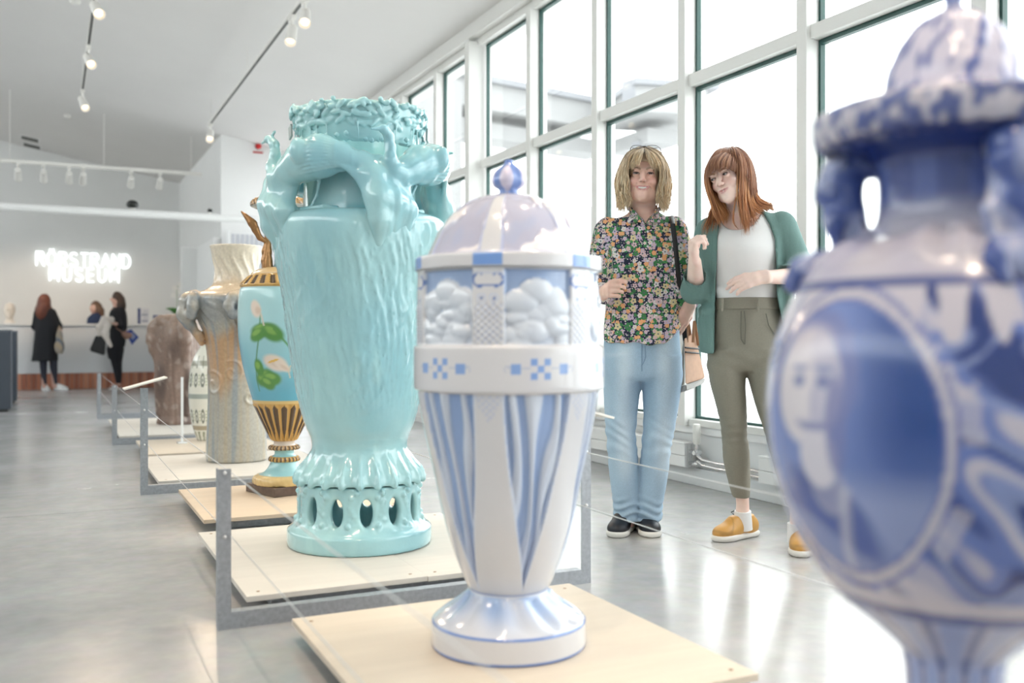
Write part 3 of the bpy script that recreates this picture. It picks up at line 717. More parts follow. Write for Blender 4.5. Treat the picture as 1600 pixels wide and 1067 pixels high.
        for j in range(12):
            al = 64 - 10.5 * j; f.chain([on(d, al * (1 - .25 * (d + 36) / 45)) for d in (-40, -28, -15, -5, 3, 10)], [.0005, .0048, .0066, .0064, .005, .003], .002)
        f.ell(on(-36, 15), (.03, .03, .045), .02)
        for j in range(6):
            f.chain([on(-14 + 1.2 * j, -35 - 3 * j), P(.334, 0 + .5 * j, 1.395 - .011 * j), P(.347, 11 - .6 * j, 1.375 - .021 * j)], [.006, .009, .007], .003)
        # train strap
        f.chain([P(.285, 2, 1.45), P(.316, 9, 1.39), P(.334, 12, 1.31), P(.332, 13, 1.23), P(.312, 13, 1.15)], [.035, .045, .050, .040, .02], .03)
        f.chain([P(.285, 14, 1.45), P(.310, 20, 1.38), P(.330, 22, 1.29), P(.314, 23, 1.19)], [.025, .04, .042, .02], .03)
        f.chain([P(.262, 24, 1.47), P(.30, 30, 1.37), P(.325, 32, 1.27), P(.312, 32, 1.18)], [.016, .026, .033, .02], .03)
        # legs and twig inside the opening
        f.chain([P(.262, -34, 1.40), P(.247, -40, 1.33), P(.262, -46, 1.27)], [.008, .006, .006], .006)
        f.chain([P(.25, -20, 1.278), P(.27, -30, 1.284), P(.265, -55, 1.280)], [.012, .010, .012], .006)
    f.add(lambda X, Y, Z: -.0035 * np.abs(sn(np.arctan2(X, -Y) * 30, Z * 9, 0, 1, 57)) * smooth01(1.38, 1.30, Z) * smooth01(.29, .31, np.sqrt(X * X + Y * Y)), (-.41, -.41, 1.10), (.41, .41, 1.40), 0, 'd', 0)
    # pedestal with oval windows and relief leaves
    ped = [(.276, 0), (.281, .012), (.281, .055), (.277, .066), (.262, .078), (.246, .10), (.240, .13), (.237, .18), (.235, .225), (.236, .244)]
    g = Field((-.31, -.31, -.005), (.31, .31, .26), .0052)
    g.add(lathe_fn(ped), (-.3, -.3, 0), (.3, .3, .244))
    for k in range(13):
        a = 6 + (k + .5) * 360 / 13
        for j in range(9):
            g.ell(polar(.233 + .004 * (j < 2) + (.012 if j > 6 else 0), a + R.uniform(-4.2, 4.2) * (1.2 if j in (0, 1, 7, 8) else .6), .225 - .017 * j), (.0115, .0115, .012), .005)
    g.add(lambda X, Y, Z: np.maximum(np.sqrt(X * X + Y * Y) - .205, np.maximum(.02 - Z, Z - .236)), (-.21, -.21, .02), (.21, .21, .236), 0, 's')
    for k in range(13):
        a = math.radians(6 + k * 360 / 13)
        def hole(X, Y, Z, a=a):
            s = X * math.cos(a) + Y * math.sin(a); q = X * math.sin(a) - Y * math.cos(a)
            return np.maximum((np.sqrt((s / .0235) ** 2 + ((Z - .150) / .051) ** 2) - 1) * .0235, .12 - q)
        c = polar(.23, math.degrees(a), .150); g.add(hole, (c[0] - .09, c[1] - .09, .08), (c[0] + .09, c[1] + .09, .22), .014, 's')
    def tint(V):
        n = sn(V[:, 0] * 9, V[:, 1] * 9, V[:, 2] * 5, 1, 3); m = sn(V[:, 0] * 40, V[:, 1] * 40, V[:, 2] * 12, 1, 4)
        c = mixc(np.broadcast_to(np.array([.385, .645, .67]), V.shape), (.285, .55, .615), smooth01(-.3, .9, n)); c = mixc(c, (.46, .74, .73), smooth01(.3, 1., m) * .35)
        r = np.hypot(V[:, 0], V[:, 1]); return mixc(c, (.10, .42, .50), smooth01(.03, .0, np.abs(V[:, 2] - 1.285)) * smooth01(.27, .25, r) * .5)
    V, Q = fl_.mesh(); npmesh('body', V, Q, M_turq, t, tint(V))
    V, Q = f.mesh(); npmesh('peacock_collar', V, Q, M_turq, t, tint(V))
    V, Q = g.mesh(); npmesh('pedestal', V, Q, M_turq, t, tint(V))
    mm = mat('grey_metal_clip', (.32, .38, .38), .4, metal=.4)
    for d in (-75, 75):
        cl = B().box(-.022, .022, -.004, .004, 0, .05, .002).done('support_clip', mm, t, loc=polar(.270, d, 1.565), rot=(0, .2 if d > 0 else -.2, math.radians(d)))
peacock_vase()

# ---- lily urn (fourth)
def lily_urn():
    x, y = 1.10, 5.02
    t = vase_thing('lily_urn', 'sky blue urn painted with calla lilies, gold bands and winged figure handles', x, y)
    gold, dark, sky = np.array([.62, .36, .10]), (.045, .022, .012), np.array([.23, .52, .60])
    pts = [(.10, .045, 1), (.150, .045), (.160, .055), (.160, .075), (.150, .088), (.125, .095, 1), (.118, .097), (.098, .110), (.080, .132), (.068, .158, 1), (.077, .162), (.079, .172), (.073, .182), (.06, .186, 1), (.050, .196), (.050, .215), (.060, .218, 1), (.078, .225), (.077, .236), (.060, .242, 1), (.054, .246), (.054, .262), (.062, .268, 1), (.085, .31), (.115, .37), (.14, .425), (.156, .458), (.160, .468, 1), (.160, .475),
           (.173, .52), (.192, .585), (.212, .67), (.229, .78), (.235, .88), (.233, .98), (.225, 1.04), (.218, 1.06, 1), (.224, 1.064), (.224, 1.072, 1), (.212, 1.085), (.185, 1.112), (.168, 1.125, 1), (.170, 1.13), (.150, 1.145), (.122, 1.158), (.10, 1.163, 1), (.058, 1.17), (.05, 1.2), (.049, 1.26), (.054, 1.32), (.068, 1.38), (.09, 1.425), (.125, 1.458), (.158, 1.474), (.168, 1.478, 1), (.171, 1.49), (.165, 1.505), (.150, 1.517, 1), (.12, 1.51)]
    def paint(T, R, Z):
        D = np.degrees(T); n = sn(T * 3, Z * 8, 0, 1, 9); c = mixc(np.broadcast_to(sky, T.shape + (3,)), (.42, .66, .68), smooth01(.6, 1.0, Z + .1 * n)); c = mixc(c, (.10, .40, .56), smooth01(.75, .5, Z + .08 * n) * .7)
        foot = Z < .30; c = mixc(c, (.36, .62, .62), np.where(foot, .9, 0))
        G = lambda m, col=gold: mixc(c, col, np.where(m, 1, 0))
        c = G(Z < .094, (.70, .50, .22)); c = G((Z > .158) & (Z < .186)); c = G((Z > .218) & (Z < .243), (.55, .34, .16)); c = G((Z > .243) & (Z < .266), (.66, .55, .46))
        c = mixc(c, dark, np.where(((Z > .162) & (Z < .182) | (Z > .222) & (Z < .240)) & (np.sin(T * 22) > .2), .9, 0))
        gd = (Z > .266) & (Z < .470); c = G(gd); fl = np.abs(((D + 9) % 18) - 9) / 9; c = mixc(c, dark, np.where(gd & (Z < .46) & (fl < .62 * smooth01(.27, .33, Z) * (1 - 2.5 * np.maximum(Z - .44, 0) / .05)), .96, 0))
        c = G((Z > .466) & (Z < .479), (.72, .50, .20))
        c = G(Z > 1.058); q = (Z > 1.073) & (Z < 1.12); fl = np.abs(((D + 6.5 + (Z - 1.07) * 90) % 15) - 7.5) / 7.5; c = mixc(c, dark, np.where(q & (fl < .5), .93, 0)); c = mixc(c, (.75, .55, .30), np.where((Z > 1.128) & (Z < 1.166), .8, 0))
        c = mixc(c, (.16, .42, .48), np.where((Z > 1.166) & (Z < 1.474), 1, 0)); c = mixc(c, (.6, .68, .68), np.where((Z > 1.466) & (Z < 1.479), .9, 0)); q = Z > 1.479; c = G(q, (.60, .36, .16)); fl = ((D + Z * 300) % 11); c = mixc(c, dark, np.where(q & (fl < 3.2) & (Z < 1.512), .85, 0))
        # painted calla lilies (degrees across, metres up)
        X = (D + 44) * .0039; Y = Z
        def blob(c, cx, cy, rx, ry, a, col, soft=.25, k=1.):
            ca, sa = math.cos(a), math.sin(a); u = (X - cx) * ca + (Y - cy) * sa; v = -(X - cx) * sa + (Y - cy) * ca
            return mixc(c, col, smooth01(1 + soft, 1 - soft, np.hypot(u / rx, v / ry)) * k)
        for k in range(3):
            X = ((D + 44 - 120 * k + 180) % 360 - 180) * .0039
            c = mixc(c, (.10, .26, .12), smooth01(.007, .002, np.abs(X - .02 - .25 * (Y - .75) ** 2 - .03 * np.sin(Y * 9))) * ((Y > .53) & (Y < .95)) * .8)
            leaf = (.10, .27, .06); lt = (.26, .46, .10)
            for (cx, cy, rx, ry, a) in ((.07, .84, .07, .035, .15), (.115, .825, .06, .04, -.5), (.04, .815, .05, .03, .5), (.055, .60, .06, .042, .5), (.10, .595, .055, .035, -.1), (.03, .65, .028, .045, .2), (.075, .57, .045, .03, -.4)):
                c = blob(c, cx, cy, rx, ry, a, leaf); c = blob(c, cx - .008, cy + .012, rx * .55, ry * .4, a, lt, .4, .8)
            c = mixc(c, leaf, smooth01(.012, .004, np.abs(Y - (.835 - 1.2 * (X - .13)))) * ((X > .12) & (X < .20)) * .9)
            for (cx, cy, rx, ry, a) in ((.125, .675, .065, .038, -.35), (.16, .66, .05, .02, -.55), (.03, .945, .028, .045, .35)):
                c = blob(c, cx, cy, rx, ry, a, (.80, .66, .56)); c = blob(c, cx + .012, cy - .008, rx * .5, ry * .4, a, (.62, .42, .30), .5, .5)
            c = blob(c, .115, .685, .03, .006, .3, (.75, .45, .1)); c = mixc(c, (.70, .60, .45), smooth01(.005, .002, np.abs(X - .195 - .3 * np.abs(Y - .63))) * ((Y > .60) & (Y < .66))); c = mixc(c, (.7, .62, .5), smooth01(.006, .002, np.abs(X - .06 - .25 * (.92 - Y))) * ((Y > .86) & (Y < .92)))
        return c
    def disp(T, R, Z):
        D = np.degrees(T); d = np.where((Z > .27) & (Z < .46), .004 * np.cos(T * 20), 0); d = d + np.where((Z > 1.075) & (Z < 1.12), .004 * np.cos((D + 6.5 + (Z - 1.07) * 90) / 15 * 2 * PI), 0)
        d = d + np.where((Z > .16) & (Z < .184) | (Z > .22) & (Z < .241), .003 * np.sin(T * 22), 0); d = d + np.where(Z > 1.48, .003 * np.cos((D + Z * 300) / 11 * 2 * PI), 0); return d + np.where(Z < .09, .002 * sn(T * 20, Z * 90, 0, 1, 2), 0)
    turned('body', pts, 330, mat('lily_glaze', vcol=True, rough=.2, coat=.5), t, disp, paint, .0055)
    B().box(-.142, .142, -.142, .142, 0, .0448, .003).done('plinth_block', mat('dark_wood_block', (.11, .07, .05), .35, noise=.3, nscale=40), t, rot=(0, 0, math.radians(31)))
    mg = mat('bronze_gilding', (.36, .18, .07), .32, metal=.55, noise=.25, nscale=60)
    for sg in (-1, 1):
        f = Field((-.27, -.07, 1.14), (0.0, .07, 1.46), .0036) if sg < 0 else Field((0.0, -.07, 1.14), (.27, .07, 1.46), .0036)
        S = lambda r, z, yy=0: (sg * r, yy, z)
        f.chain([S(.085, 1.165), S(.088, 1.20), S(.088, 1.25), S(.084, 1.285)], [.030, .027, .024, .020], .012).ell(S(.080, 1.325), (.020, .024, .034), .014).cone(S(.076, 1.355), S(.076, 1.37), .009, .009).ell(S(.077, 1.388), (.015, .015, .018), .006)
        for j in (-1, 1):
            f.chain([S(.080, 1.345, j * .02), S(.098, 1.372, j * .026), S(.104, 1.395, j * .02), S(.085, 1.402, j * .012)], [.009, .008, .007, .007], .006)
            f.chain([S(.095, 1.30, j * .012), S(.125, 1.32, j * .018), S(.145, 1.36, j * .02), S(.165, 1.395, j * .02), S(.215, 1.45, j * .012)], [.010, .014, .018, .019, .004], .008)
            f.chain([S(.13, 1.335, j * .018), S(.15, 1.39, j * .022), S(.195, 1.435, j * .018)], [.01, .014, .006], .006)
        for j in range(5): f.chain([S(.088, 1.28, -.02 + .01 * j), S(.10, 1.20, -.028 + .014 * j), S(.10, 1.165, -.03 + .015 * j)], [.006, .008, .010], .004)
        V, Q = f.mesh(); npmesh('winged_figure', V, Q, mg, t)
lily_urn()

# ---- beige ram-head vase (fifth)
def ram_vase():
    x, y = 1.10, 6.44
    t = vase_thing('ram_head_vase', 'beige and blue crackled vase with ram-head shoulders and cream neck', x, y)
    f = Field((-.40, -.40, -.005), (.40, .40, 1.41), .007)
    prof = [(.188, 0), (.193, .02), (.190, .14), (.182, .33), (.180, .52), (.184, .66), (.198, .78), (.225, .88), (.255, .96), (.272, 1.02), (.27, 1.06), (.245, 1.085), (.195, 1.11), (.155, 1.14), (.136, 1.19), (.134, 1.235), (.142, 1.29), (.156, 1.345), (.170, 1.398)]
    q = catmull(np.array(prof)[:, ::-1], 8)
    spir = [(-8, .58, .085), (-52, .50, .10), (28, .42, .09), (70, .60, .09), (130, .5, .1), (-120, .55, .09), (180, .45, .1)]
    def fn(X, Y, Z):
        r = np.sqrt(X * X + Y * Y); T = np.arctan2(X, -Y); d = r - np.interp(Z, q[:, 0], q[:, 1])
        w = 0.
        for dg, z0, rad in spir:
            s = ((T - math.radians(dg) + PI) % (2 * PI) - PI) * .185; h = Z - z0; rho = np.sqrt(s * s + h * h); ph = np.arctan2(h, s)
            w = w + smooth01(rad, rad * .8, rho) * np.maximum(np.cos(rho / rad * 9 - ph), 0) ** 2 * .008
        w = w + .007 * np.maximum(np.cos(T * 14 + 3 * np.sin(Z * 20)), 0) * smooth01(1.14, 1.2, Z) * smooth01(1.37, 1.30, Z)
        w = w + .008 * np.maximum(np.sin(T * 24 + 3 * np.sin(T * 5) + Z * 60), 0) * smooth01(.84, .90, Z) * smooth01(1.05, 1.0, Z)
        return np.maximum(d - w, np.maximum(-Z, Z - 1.398))
    f.add(fn, (-.3, -.3, 0), (.3, .3, 1.398))
    f.add(lambda X, Y, Z: np.maximum(np.sqrt(X * X + Y * Y) - np.interp(Z, [1.1, 1.2, 1.40], [.085, .106, .148]), 1.1 - Z), (-.17, -.17, 1.1), (.17, .17, 1.41), .008, 's')
    for k in range(4):
        o = -78 + 90 * k
        def P(r, d, z): return polar(r, d + o, z)
        f.ell(P(.275, 0, 1.03), (.075, .075, .065), .05); f.chain([P(.30, 0, 1.02), P(.318, 0, .95), P(.300, 0, .885)], [.062, .054, .036], .03)
        for s in (-1, 1):
            f.chain([P(.27, s * 7, 1.07), P(.295, s * 16, 1.05), P(.31, s * 20, 1.0), P(.31, s * 16, .945), P(.325, s * 10, .945), P(.335, s * 8, .985)], [.036, .040, .038, .032, .024, .014], .010)
            f.cone(P(.235, s * 4.5, .82), P(.225, s * 4.5, .79), .022, .020, .01)
            f.ell(P(.335, s * 12, .99), (.014, .014, .014), .006, 's')
        f.cone(P(.28, 0, .87), P(.22, 0, .76), .03, .016, .02)
    V, Q = f.mesh(); T = np.arctan2(V[:, 0], -V[:, 1]); Z = V[:, 2]
    s = sn(T * 26, Z * 1.6, 0, 1, 61); s2 = sn(T * 9, Z * 1.2, 0, 1, 64); n = sn(V[:, 0] * 25, V[:, 1] * 25, Z * 10, 1, 62)
    c = mixc(np.broadcast_to(np.array([.43, .40, .34]), V.shape), (.50, .31, .17), smooth01(.42, .62, Z + .08 * s2) * smooth01(.90, .80, Z + .05 * s2)); c = mixc(c, (.24, .31, .36), smooth01(.15, .6, s) * .55); c = mixc(c, (.50, .40, .25), smooth01(.2, .7, -s) * .4)
    c = mixc(c, (.33, .33, .32), smooth01(.84, .95, Z) * smooth01(1.08, 1.03, Z) * (.7 + .3 * n)); c = mixc(c, (.60, .47, .33), smooth01(1.05, 1.085, Z)); c = mixc(c, (.72, .64, .51), smooth01(1.12, 1.24, Z + .03 * n)); c = mixc(c, (.33, .36, .38), smooth01(.2, .8, n) * smooth01(1.09, 1.12, Z) * smooth01(1.27, 1.16, Z) * .6)
    r = np.hypot(V[:, 0], V[:, 1]); c = mixc(c, (.13, .17, .21), smooth01(.1, .7, n) * smooth01(.26, .29, r) * .8); c = mixc(c, (.50, .44, .36), smooth01(.1, .7, -n) * smooth01(.27, .31, r) * .7)
    npmesh('body', V, Q, mat('crackled_glaze', vcol=True, rough=.25, coat=.35, noise=.12, nscale=60, bump=.1, bscale=90), t, c)
ram_vase()

# ---- banded ovoid vase (sixth)
def ovoid():
    x, y = 1.10, 7.79
    t = vase_thing('ovoid_vase', 'cream ovoid vase painted with green and brown bands of ornament', x, y)
    def paint(T, R, Z):
        c = np.broadcast_to(np.array([.78, .76, .66]), T.shape + (3,)).copy(); D = np.degrees(T); dg = (.10, .12, .09)
        a = np.abs((D % 24) - 12)
        for z0 in (.19, .47): e = np.hypot(a / 7, (Z - z0) / .055); c = mixc(c, dg, np.where((np.abs(e - .8) < .22) | (e < .3), .85, 0)); c = mixc(c, (.45, .5, .3), np.where((a > 9.5) & (np.abs(Z - z0) < .05) & (np.sin(Z * 250) > 0), .8, 0))
        for z0, col in ((.345, (.28, .33, .30)), (.10, (.33, .25, .14)), (.60, (.28, .27, .2))): c = mixc(c, col, np.where(np.abs(Z - z0) < .020, .8, 0))
        c = mixc(c, (.2, .22, .12), np.where((Z < .07) & (a < 3 + 40 * Z), .8, 0)); return mixc(c, (.2, .2, .14), np.where((Z > .56) & (Z < .66) & (a < 2.2), .8, 0))
    turned('body', [(.05, 0, 1), (.068, 0), (.072, .01), (.09, .06), (.112, .15), (.128, .26), (.134, .36), (.131, .46), (.118, .56), (.094, .64), (.062, .70), (.045, .725), (.05, .745, 1), (.03, .74)], 200, M_glaze, t, None, paint, .006)
ovoid()
st = thing('acrylic_stand', 'slim clear upright stand beside the banded ovoid vase', 'stand', (.90, 7.62, PT))
B().box(-.035, .035, -.035, .035, 0, .012, .002).done('base', mat('frosted_acrylic', (.82, .84, .84), .2, spec=.6), st)
B().box(-.009, .009, -.004, .004, .012, .50, .001).done('upright', MATS['frosted_acrylic'], st)

# ---- brown stone-like vase (seventh)
def brown():
    x, y = 1.06, 9.35
    t = vase_thing('brown_relief_vase', 'rough brown stone-like vase with bulging relief figures, last in the row', x, y)
    f = Field((-.27, -.27, -.005), (.27, .27, 1.05), .007)
    def fn(X, Y, Z):
        r = np.sqrt(X * X + Y * Y); T = np.arctan2(X, -Y); R = np.interp(Z, [0, .03, .08, .2, .5, .8, .93, .985, 1.01], [.172, .175, .16, .168, .178, .19, .18, .14, .10])
        w = .012 * sn(T * 5, Z * 9, 0, 1, 71) + .008 * np.abs(sn(T * 10, Z * 6, 0, 1, 72))
        return np.maximum((r - R - w) * .8, np.maximum(-Z, Z - 1.01))
    f.add(fn, (-.23, -.23, 0), (.23, .23, 1.01))
    for d in (-85, 20, 130):
        f.chain([polar(.17, d, .95), polar(.20, d, .88), polar(.215, d, .78), polar(.20, d, .68), polar(.18, d, .6)], [.04, .055, .055, .04, .025], .03)
        f.chain([polar(.17, d + 8, .62), polar(.185, d + 14, .4), polar(.17, d + 10, .1)], [.02, .025, .02], .03)
    f.ell(polar(.15, -62, .955), (.06, .06, .05), .03).ell(polar(.12, 20, .98), (.08, .08, .04), .03)
    V, Q = f.mesh(); n = sn(V[:, 0] * 22, V[:, 1] * 22, V[:, 2] * 7, 1, 73); m = sn(V[:, 0] * 60, V[:, 1] * 60, V[:, 2] * 30, 1, 74)
    c = mixc(np.broadcast_to(np.array([.225, .15, .115]), V.shape), (.12, .08, .066), smooth01(-.2, .8, n)); c = mixc(c, (.33, .23, .175), smooth01(.72, .98, V[:, 2]) * .8); c = mixc(c, (.36, .29, .25), smooth01(.35, .9, m) * .6)
    npmesh('body', V, Q, mat('brown_stoneware', vcol=True, rough=.5, coat=.1, noise=.15, nscale=50, bump=.4, bscale=60), t, c)
brown()
# ================================================================ PEOPLE
def rotm(yaw, pitch, roll):
    return np.array(Matrix.Rotation(math.radians(roll), 3, 'Y') @ Matrix.Rotation(math.radians(yaw), 3, 'Z') @ Matrix.Rotation(math.radians(pitch), 3, 'X'))
class Frame:
    """stands at a floor point, -Y towards the viewpoint; L() plans positions from the photograph"""
    def __init__(s, u0, t0):
        r = (u0 - CX) / F; s.p = Vector((t0 * (_S + _C * r), t0 * (_C - _S * r), 0)); s.d = s.p.normalized(); s.D = s.p.length
        s.rz = face(s.p.x, s.p.y); s.sx = Vector((s.d.y, -s.d.x, 0))
    def L(s, u, v, dy=0.):
        q = Vector(ray(u, v)); k = (s.D + dy) / q.dot(s.d); w = q * k
        return np.array((w.dot(s.sx), dy, CAMH + w.z))
    def G(s, u, v):
        w = atz(u, v, 0); return np.array((w.dot(s.sx), w.dot(s.d) - s.D, 0))
    def rows(s, tab):
        out = []
        for v, ul, ur, dy, b in tab:
            a, c = s.L(ul, v, dy), s.L(ur, v, dy); out.append(((a[2] + c[2]) / 2, (a[0] + c[0]) / 2, dy, (c[0] - a[0]) / 2, b))
        return out
    def chain(s, tab): return [s.L(*q) for q in tab]
M_skin = mat('skin', (.8, .55, .45), .45, vcol=True, sss=.12, noise=.03, nscale=60)
def chain_dist(P, pts, rs):
    d = np.full(len(P), 9.)
    for i in range(len(pts) - 1):
        a, b = np.array(pts[i]), np.array(pts[i + 1]); ba = b - a; t = np.clip(((P - a) @ ba) / (ba @ ba), 0, 1)
        d = np.minimum(d, np.linalg.norm(P - a - t[:, None] * ba, axis=1) - (rs[i] + (rs[i + 1] - rs[i]) * t))
    return d
def mirror(pts): return pts + [(-p[0], p[1], p[2]) for p in pts[::-1][1:]]
def make_head(O, M, smile, skin, browc, neck, look=(0, 0), iris=(.10, .07, .05), S=1., ears=True, io=.47, res=.0025):
    """head in its own axes (origin between the eyes' depth, -Y forward), returns field mesh and paint"""
    O = np.array(O); f = Field((-.12, -.15, -.20), (.12, .13, .15), res)
    f.ell((0, .012, .026), (.071, .089, .082)).ell((0, -.020, -.045), (.059, .058, .076), .03)
    f.chain([(-.048, .012, -.052), (-.033, -.040, -.086), (0, -.066, -.098), (.033, -.040, -.086), (.048, .012, -.052)], [.016, .017, .018, .017, .016], .025)
    f.ell((0, -.078, -.101), (.018, .014, .014), .02).ell((0, -.073, -.062), (.030, .018, .026), .02)
    for s in (-1, 1):
        if not ears: pass
        f.ell((s * .037, -.0595, -.033), (.022, .020, .019) if smile else (.021, .018, .019), .02).ell((s * .026, -.078, .019), (.022, .009, .007), .012)
        f.ell((s * .031, -.094, .000), (.015, .013, .010), .010, 's'); f.ell((s * .031, -.0715, 0), (.0152, .0150, .0150), .004)
        if ears: f.ell((s * .069, .014, -.014), (.007, .015, .026), .008)
    f.chain([(0, -.080, .010), (0, -.092, -.010), (0, -.104, -.029)], [.0075, .0085, .0105], .010)
    for s in (-1, 1): f.ell((s * .0115, -.096, -.0335), (.0072, .009, .0065), .006)
    for s in (-1, 1): f.ell((s * .0058, -.102, -.0425), (.0032, .006, .0035), .002, 's')
    def sy(p, o=0.):
        i = int(round((p[0] - f.lo[0]) / f.res)); k = int(round((p[1] - f.lo[2]) / f.res)); col = f.D[i, :, k]; j = int(np.argmax(col < 0)); a, b = col[j - 1], col[j]
        return (p[0], float(f.ax[1][j - 1] + f.res * a / (a - b)) + o, p[1])
    mw, mo = (.0300, .0050) if smile else (.0225, .0026)
    cz = .0050 if smile else .0012
    lift = .001 if smile else 0
    mid = mirror([sy(q, -.0012) for q in ((-mw * .86, -.0620 + cz), (-mw * .42, -.0625 - lift), (0, -.0640 - lift))])
    up = mirror([sy(q, .0008) for q in ((-mw, -.0605 + cz), (-mw * .55, -.0595), (-.006, -.0585), (0, -.0596))])
    ur = [.0018, .0030, .0036, .0032, .0036, .0030, .0018]
    lo = mirror([sy(q, .0008) for q in ((-mw * .97, -.0615 + cz), (-mw * .52, -.0650 - mo), (0, -.0668 - mo))]); lr = [.0018, .0040, .0048, .0040, .0018]
    f.chain(up, ur, .004).chain(lo, lr, .005)
    f.chain(mid, [.0008, mo * .8, mo, mo * .8, .0008], .002, 's')
    if smile:
        for s in (-1, 1): f.chain([sy((s * .018, -.034)), sy((s * .030, -.047)), sy((s * .0365, -.059))], [.0015, .0022, .0012], .007, 's')
    nk = (np.array(neck[0]) - O) @ M / S, (np.array(neck[1]) - O) @ M / S
    f.chain([tuple(nk[0]), tuple(nk[1])], [neck[2] / S, neck[3] / S], .02)
    for s in (-1, 1): f.ell((s * .031, -.0885, -.0004), (.0128, .012, .0027 if smile else .0029), .0015, 's')
    V, Q = f.mesh()
    c = np.broadcast_to(np.array(skin), V.shape).copy(); x, y, z = V.T
    c = mixc(c, (.76, .36, .30), .42 * smooth01(.035, .0, np.hypot(np.abs(x) - .036, z + .034)) * (y < -.02)); c = mixc(c, (.76, .38, .32), .35 * smooth01(.022, .0, np.hypot(x, z + .032)) * (y < -.07))
    lipc = (.62, .26, .25) if smile else (.64, .30, .28)
    c = mixc(c, lipc, smooth01(.0022, .0002, chain_dist(V, up, ur))); c = mixc(c, lipc, smooth01(.0022, .0002, chain_dist(V, lo, lr)))
    for s in (-1, 1):
        c = mixc(c, browc, .8 * smooth01(.0030, .0005, np.maximum(chain_dist(V * [1, 0, 1], [(s * .015, 0, .0175), (s * .029, 0, .0235), (s * .045, 0, .0165)], [.0026, .0024, .001]), 0)) * (y < -.05))
        e = np.hypot((np.abs(x) - .031) / .0145, (z + .0004) / .0058); c = mixc(c, (.16, .08, .06), smooth01(1.25, .85, e) * smooth01(-.002, .002, z - .0006) * (y < -.06) * .85); c = mixc(c, (.5, .28, .24), smooth01(1.4, .9, e) * (z < 0) * (y < -.06) * .5)
    c = mixc(c, (.30, .12, .10), smooth01(.005, .003, np.hypot(np.abs(x) - .0058, z + .0415)) * (y < -.09) * (y > -.106))
    eyes = []
    for s in (-1, 1):
        b = bmesh.new(); bmesh.ops.create_uvsphere(b, u_segments=28, v_segments=20, radius=.0140 * S)
        EV = np.array([v.co[:] for v in b.verts]); EQ = None
        me = bpy.data.meshes.new('eyeball'); b.to_mesh(me); b.free(); me.shade_smooth()
        dv = np.array([look[0], -1, look[1]]); dv = dv / np.linalg.norm(dv); a = np.arccos(np.clip((EV @ dv) / (.0140 * S), -1, 1))
        ec = np.broadcast_to(np.array([.62, .58, .56]), EV.shape).copy(); ec = mixc(ec, iris, smooth01(io, io - .05, a)); ec = mixc(ec, (.005, .005, .005), smooth01(.25, .20, a))
        at = me.color_attributes.new('paint', 'FLOAT_COLOR', 'POINT'); q = np.ones((len(EV), 4), np.float32); q[:, :3] = ec; at.data.foreach_set('color', q.ravel())
        eyes.append((me, O + S * (M @ np.array([s * .031, -.0715, 0]))))
    lash = B()
    for s in (-1, 1):
        pts = []
        for q in np.linspace(-1, 1, 9):
            dx, dz = .0140 * q, .0030 * (1 - q * q) - .0004 - .0012 * (q * s > .5) * abs(q); pts.append(O + S * M @ np.array([s * .031 + dx, -.0712 - math.sqrt(max(.0160 ** 2 - dx * dx - dz * dz, 1e-6)), dz]))
        lash.tube(pts, [.0004, .0009, .0011, .0012, .0012, .0012, .0012, .0011, .0005], 6)
    return O + S * (V @ M.T), Q, c, eyes, lash, mid
def hand(f, Wp, d, n, side, curls, ths, scale=1., spread=.05, k=.005):
    """palm, four unequal bent fingers and a thumb leaving the side; d wrist->knuckles, n back of hand, side = thumb side sign"""
    Wp, d, n = np.array(Wp, float), np.array(d, float), np.array(n, float); d /= np.linalg.norm(d); n -= d * (n @ d); n /= np.linalg.norm(n); s = np.cross(d, n) * side; S = scale
    kn = []
    for i in range(4):
        o = (1.5 - i); p = Wp + d * (.082 - .004 * abs(i - 1.2)) * S + s * o * .0185 * S - n * .003 * abs(o); kn.append(p)
        f.chain([Wp + s * o * .011 * S, Wp * .45 + p * .55, p], [.0145 * S, .0135 * S, .0105 * S], .012)
    for i in range(4):
        L = np.array([.041, .025, .020]) * S * (.92, 1.05, .98, .78)[i]; a = 0.; p = kn[i]; pts = [p]; dirs = d * math.cos(spread * (1.5 - i)) + s * math.sin(spread * (1.5 - i))
        for j in range(3):
            a += curls[i][j]; p = p + (dirs * math.cos(a) - n * math.sin(a)) * L[j]; pts.append(p)
        f.chain(pts, [.0094 * S, .0085 * S, .0076 * S, .0064 * S], k * .7)
    b = Wp + d * .022 * S + s * .022 * S - n * .006; pts = [b]
    for (cd, cs, cn), l in zip(ths, (.040, .030, .024)):
        v = d * cd + s * cs + n * cn; v /= np.linalg.norm(v); pts.append(pts[-1] + v * l * S)
    f.chain(pts, [.0145 * S, .0115 * S, .0095 * S, .0075 * S], .008)
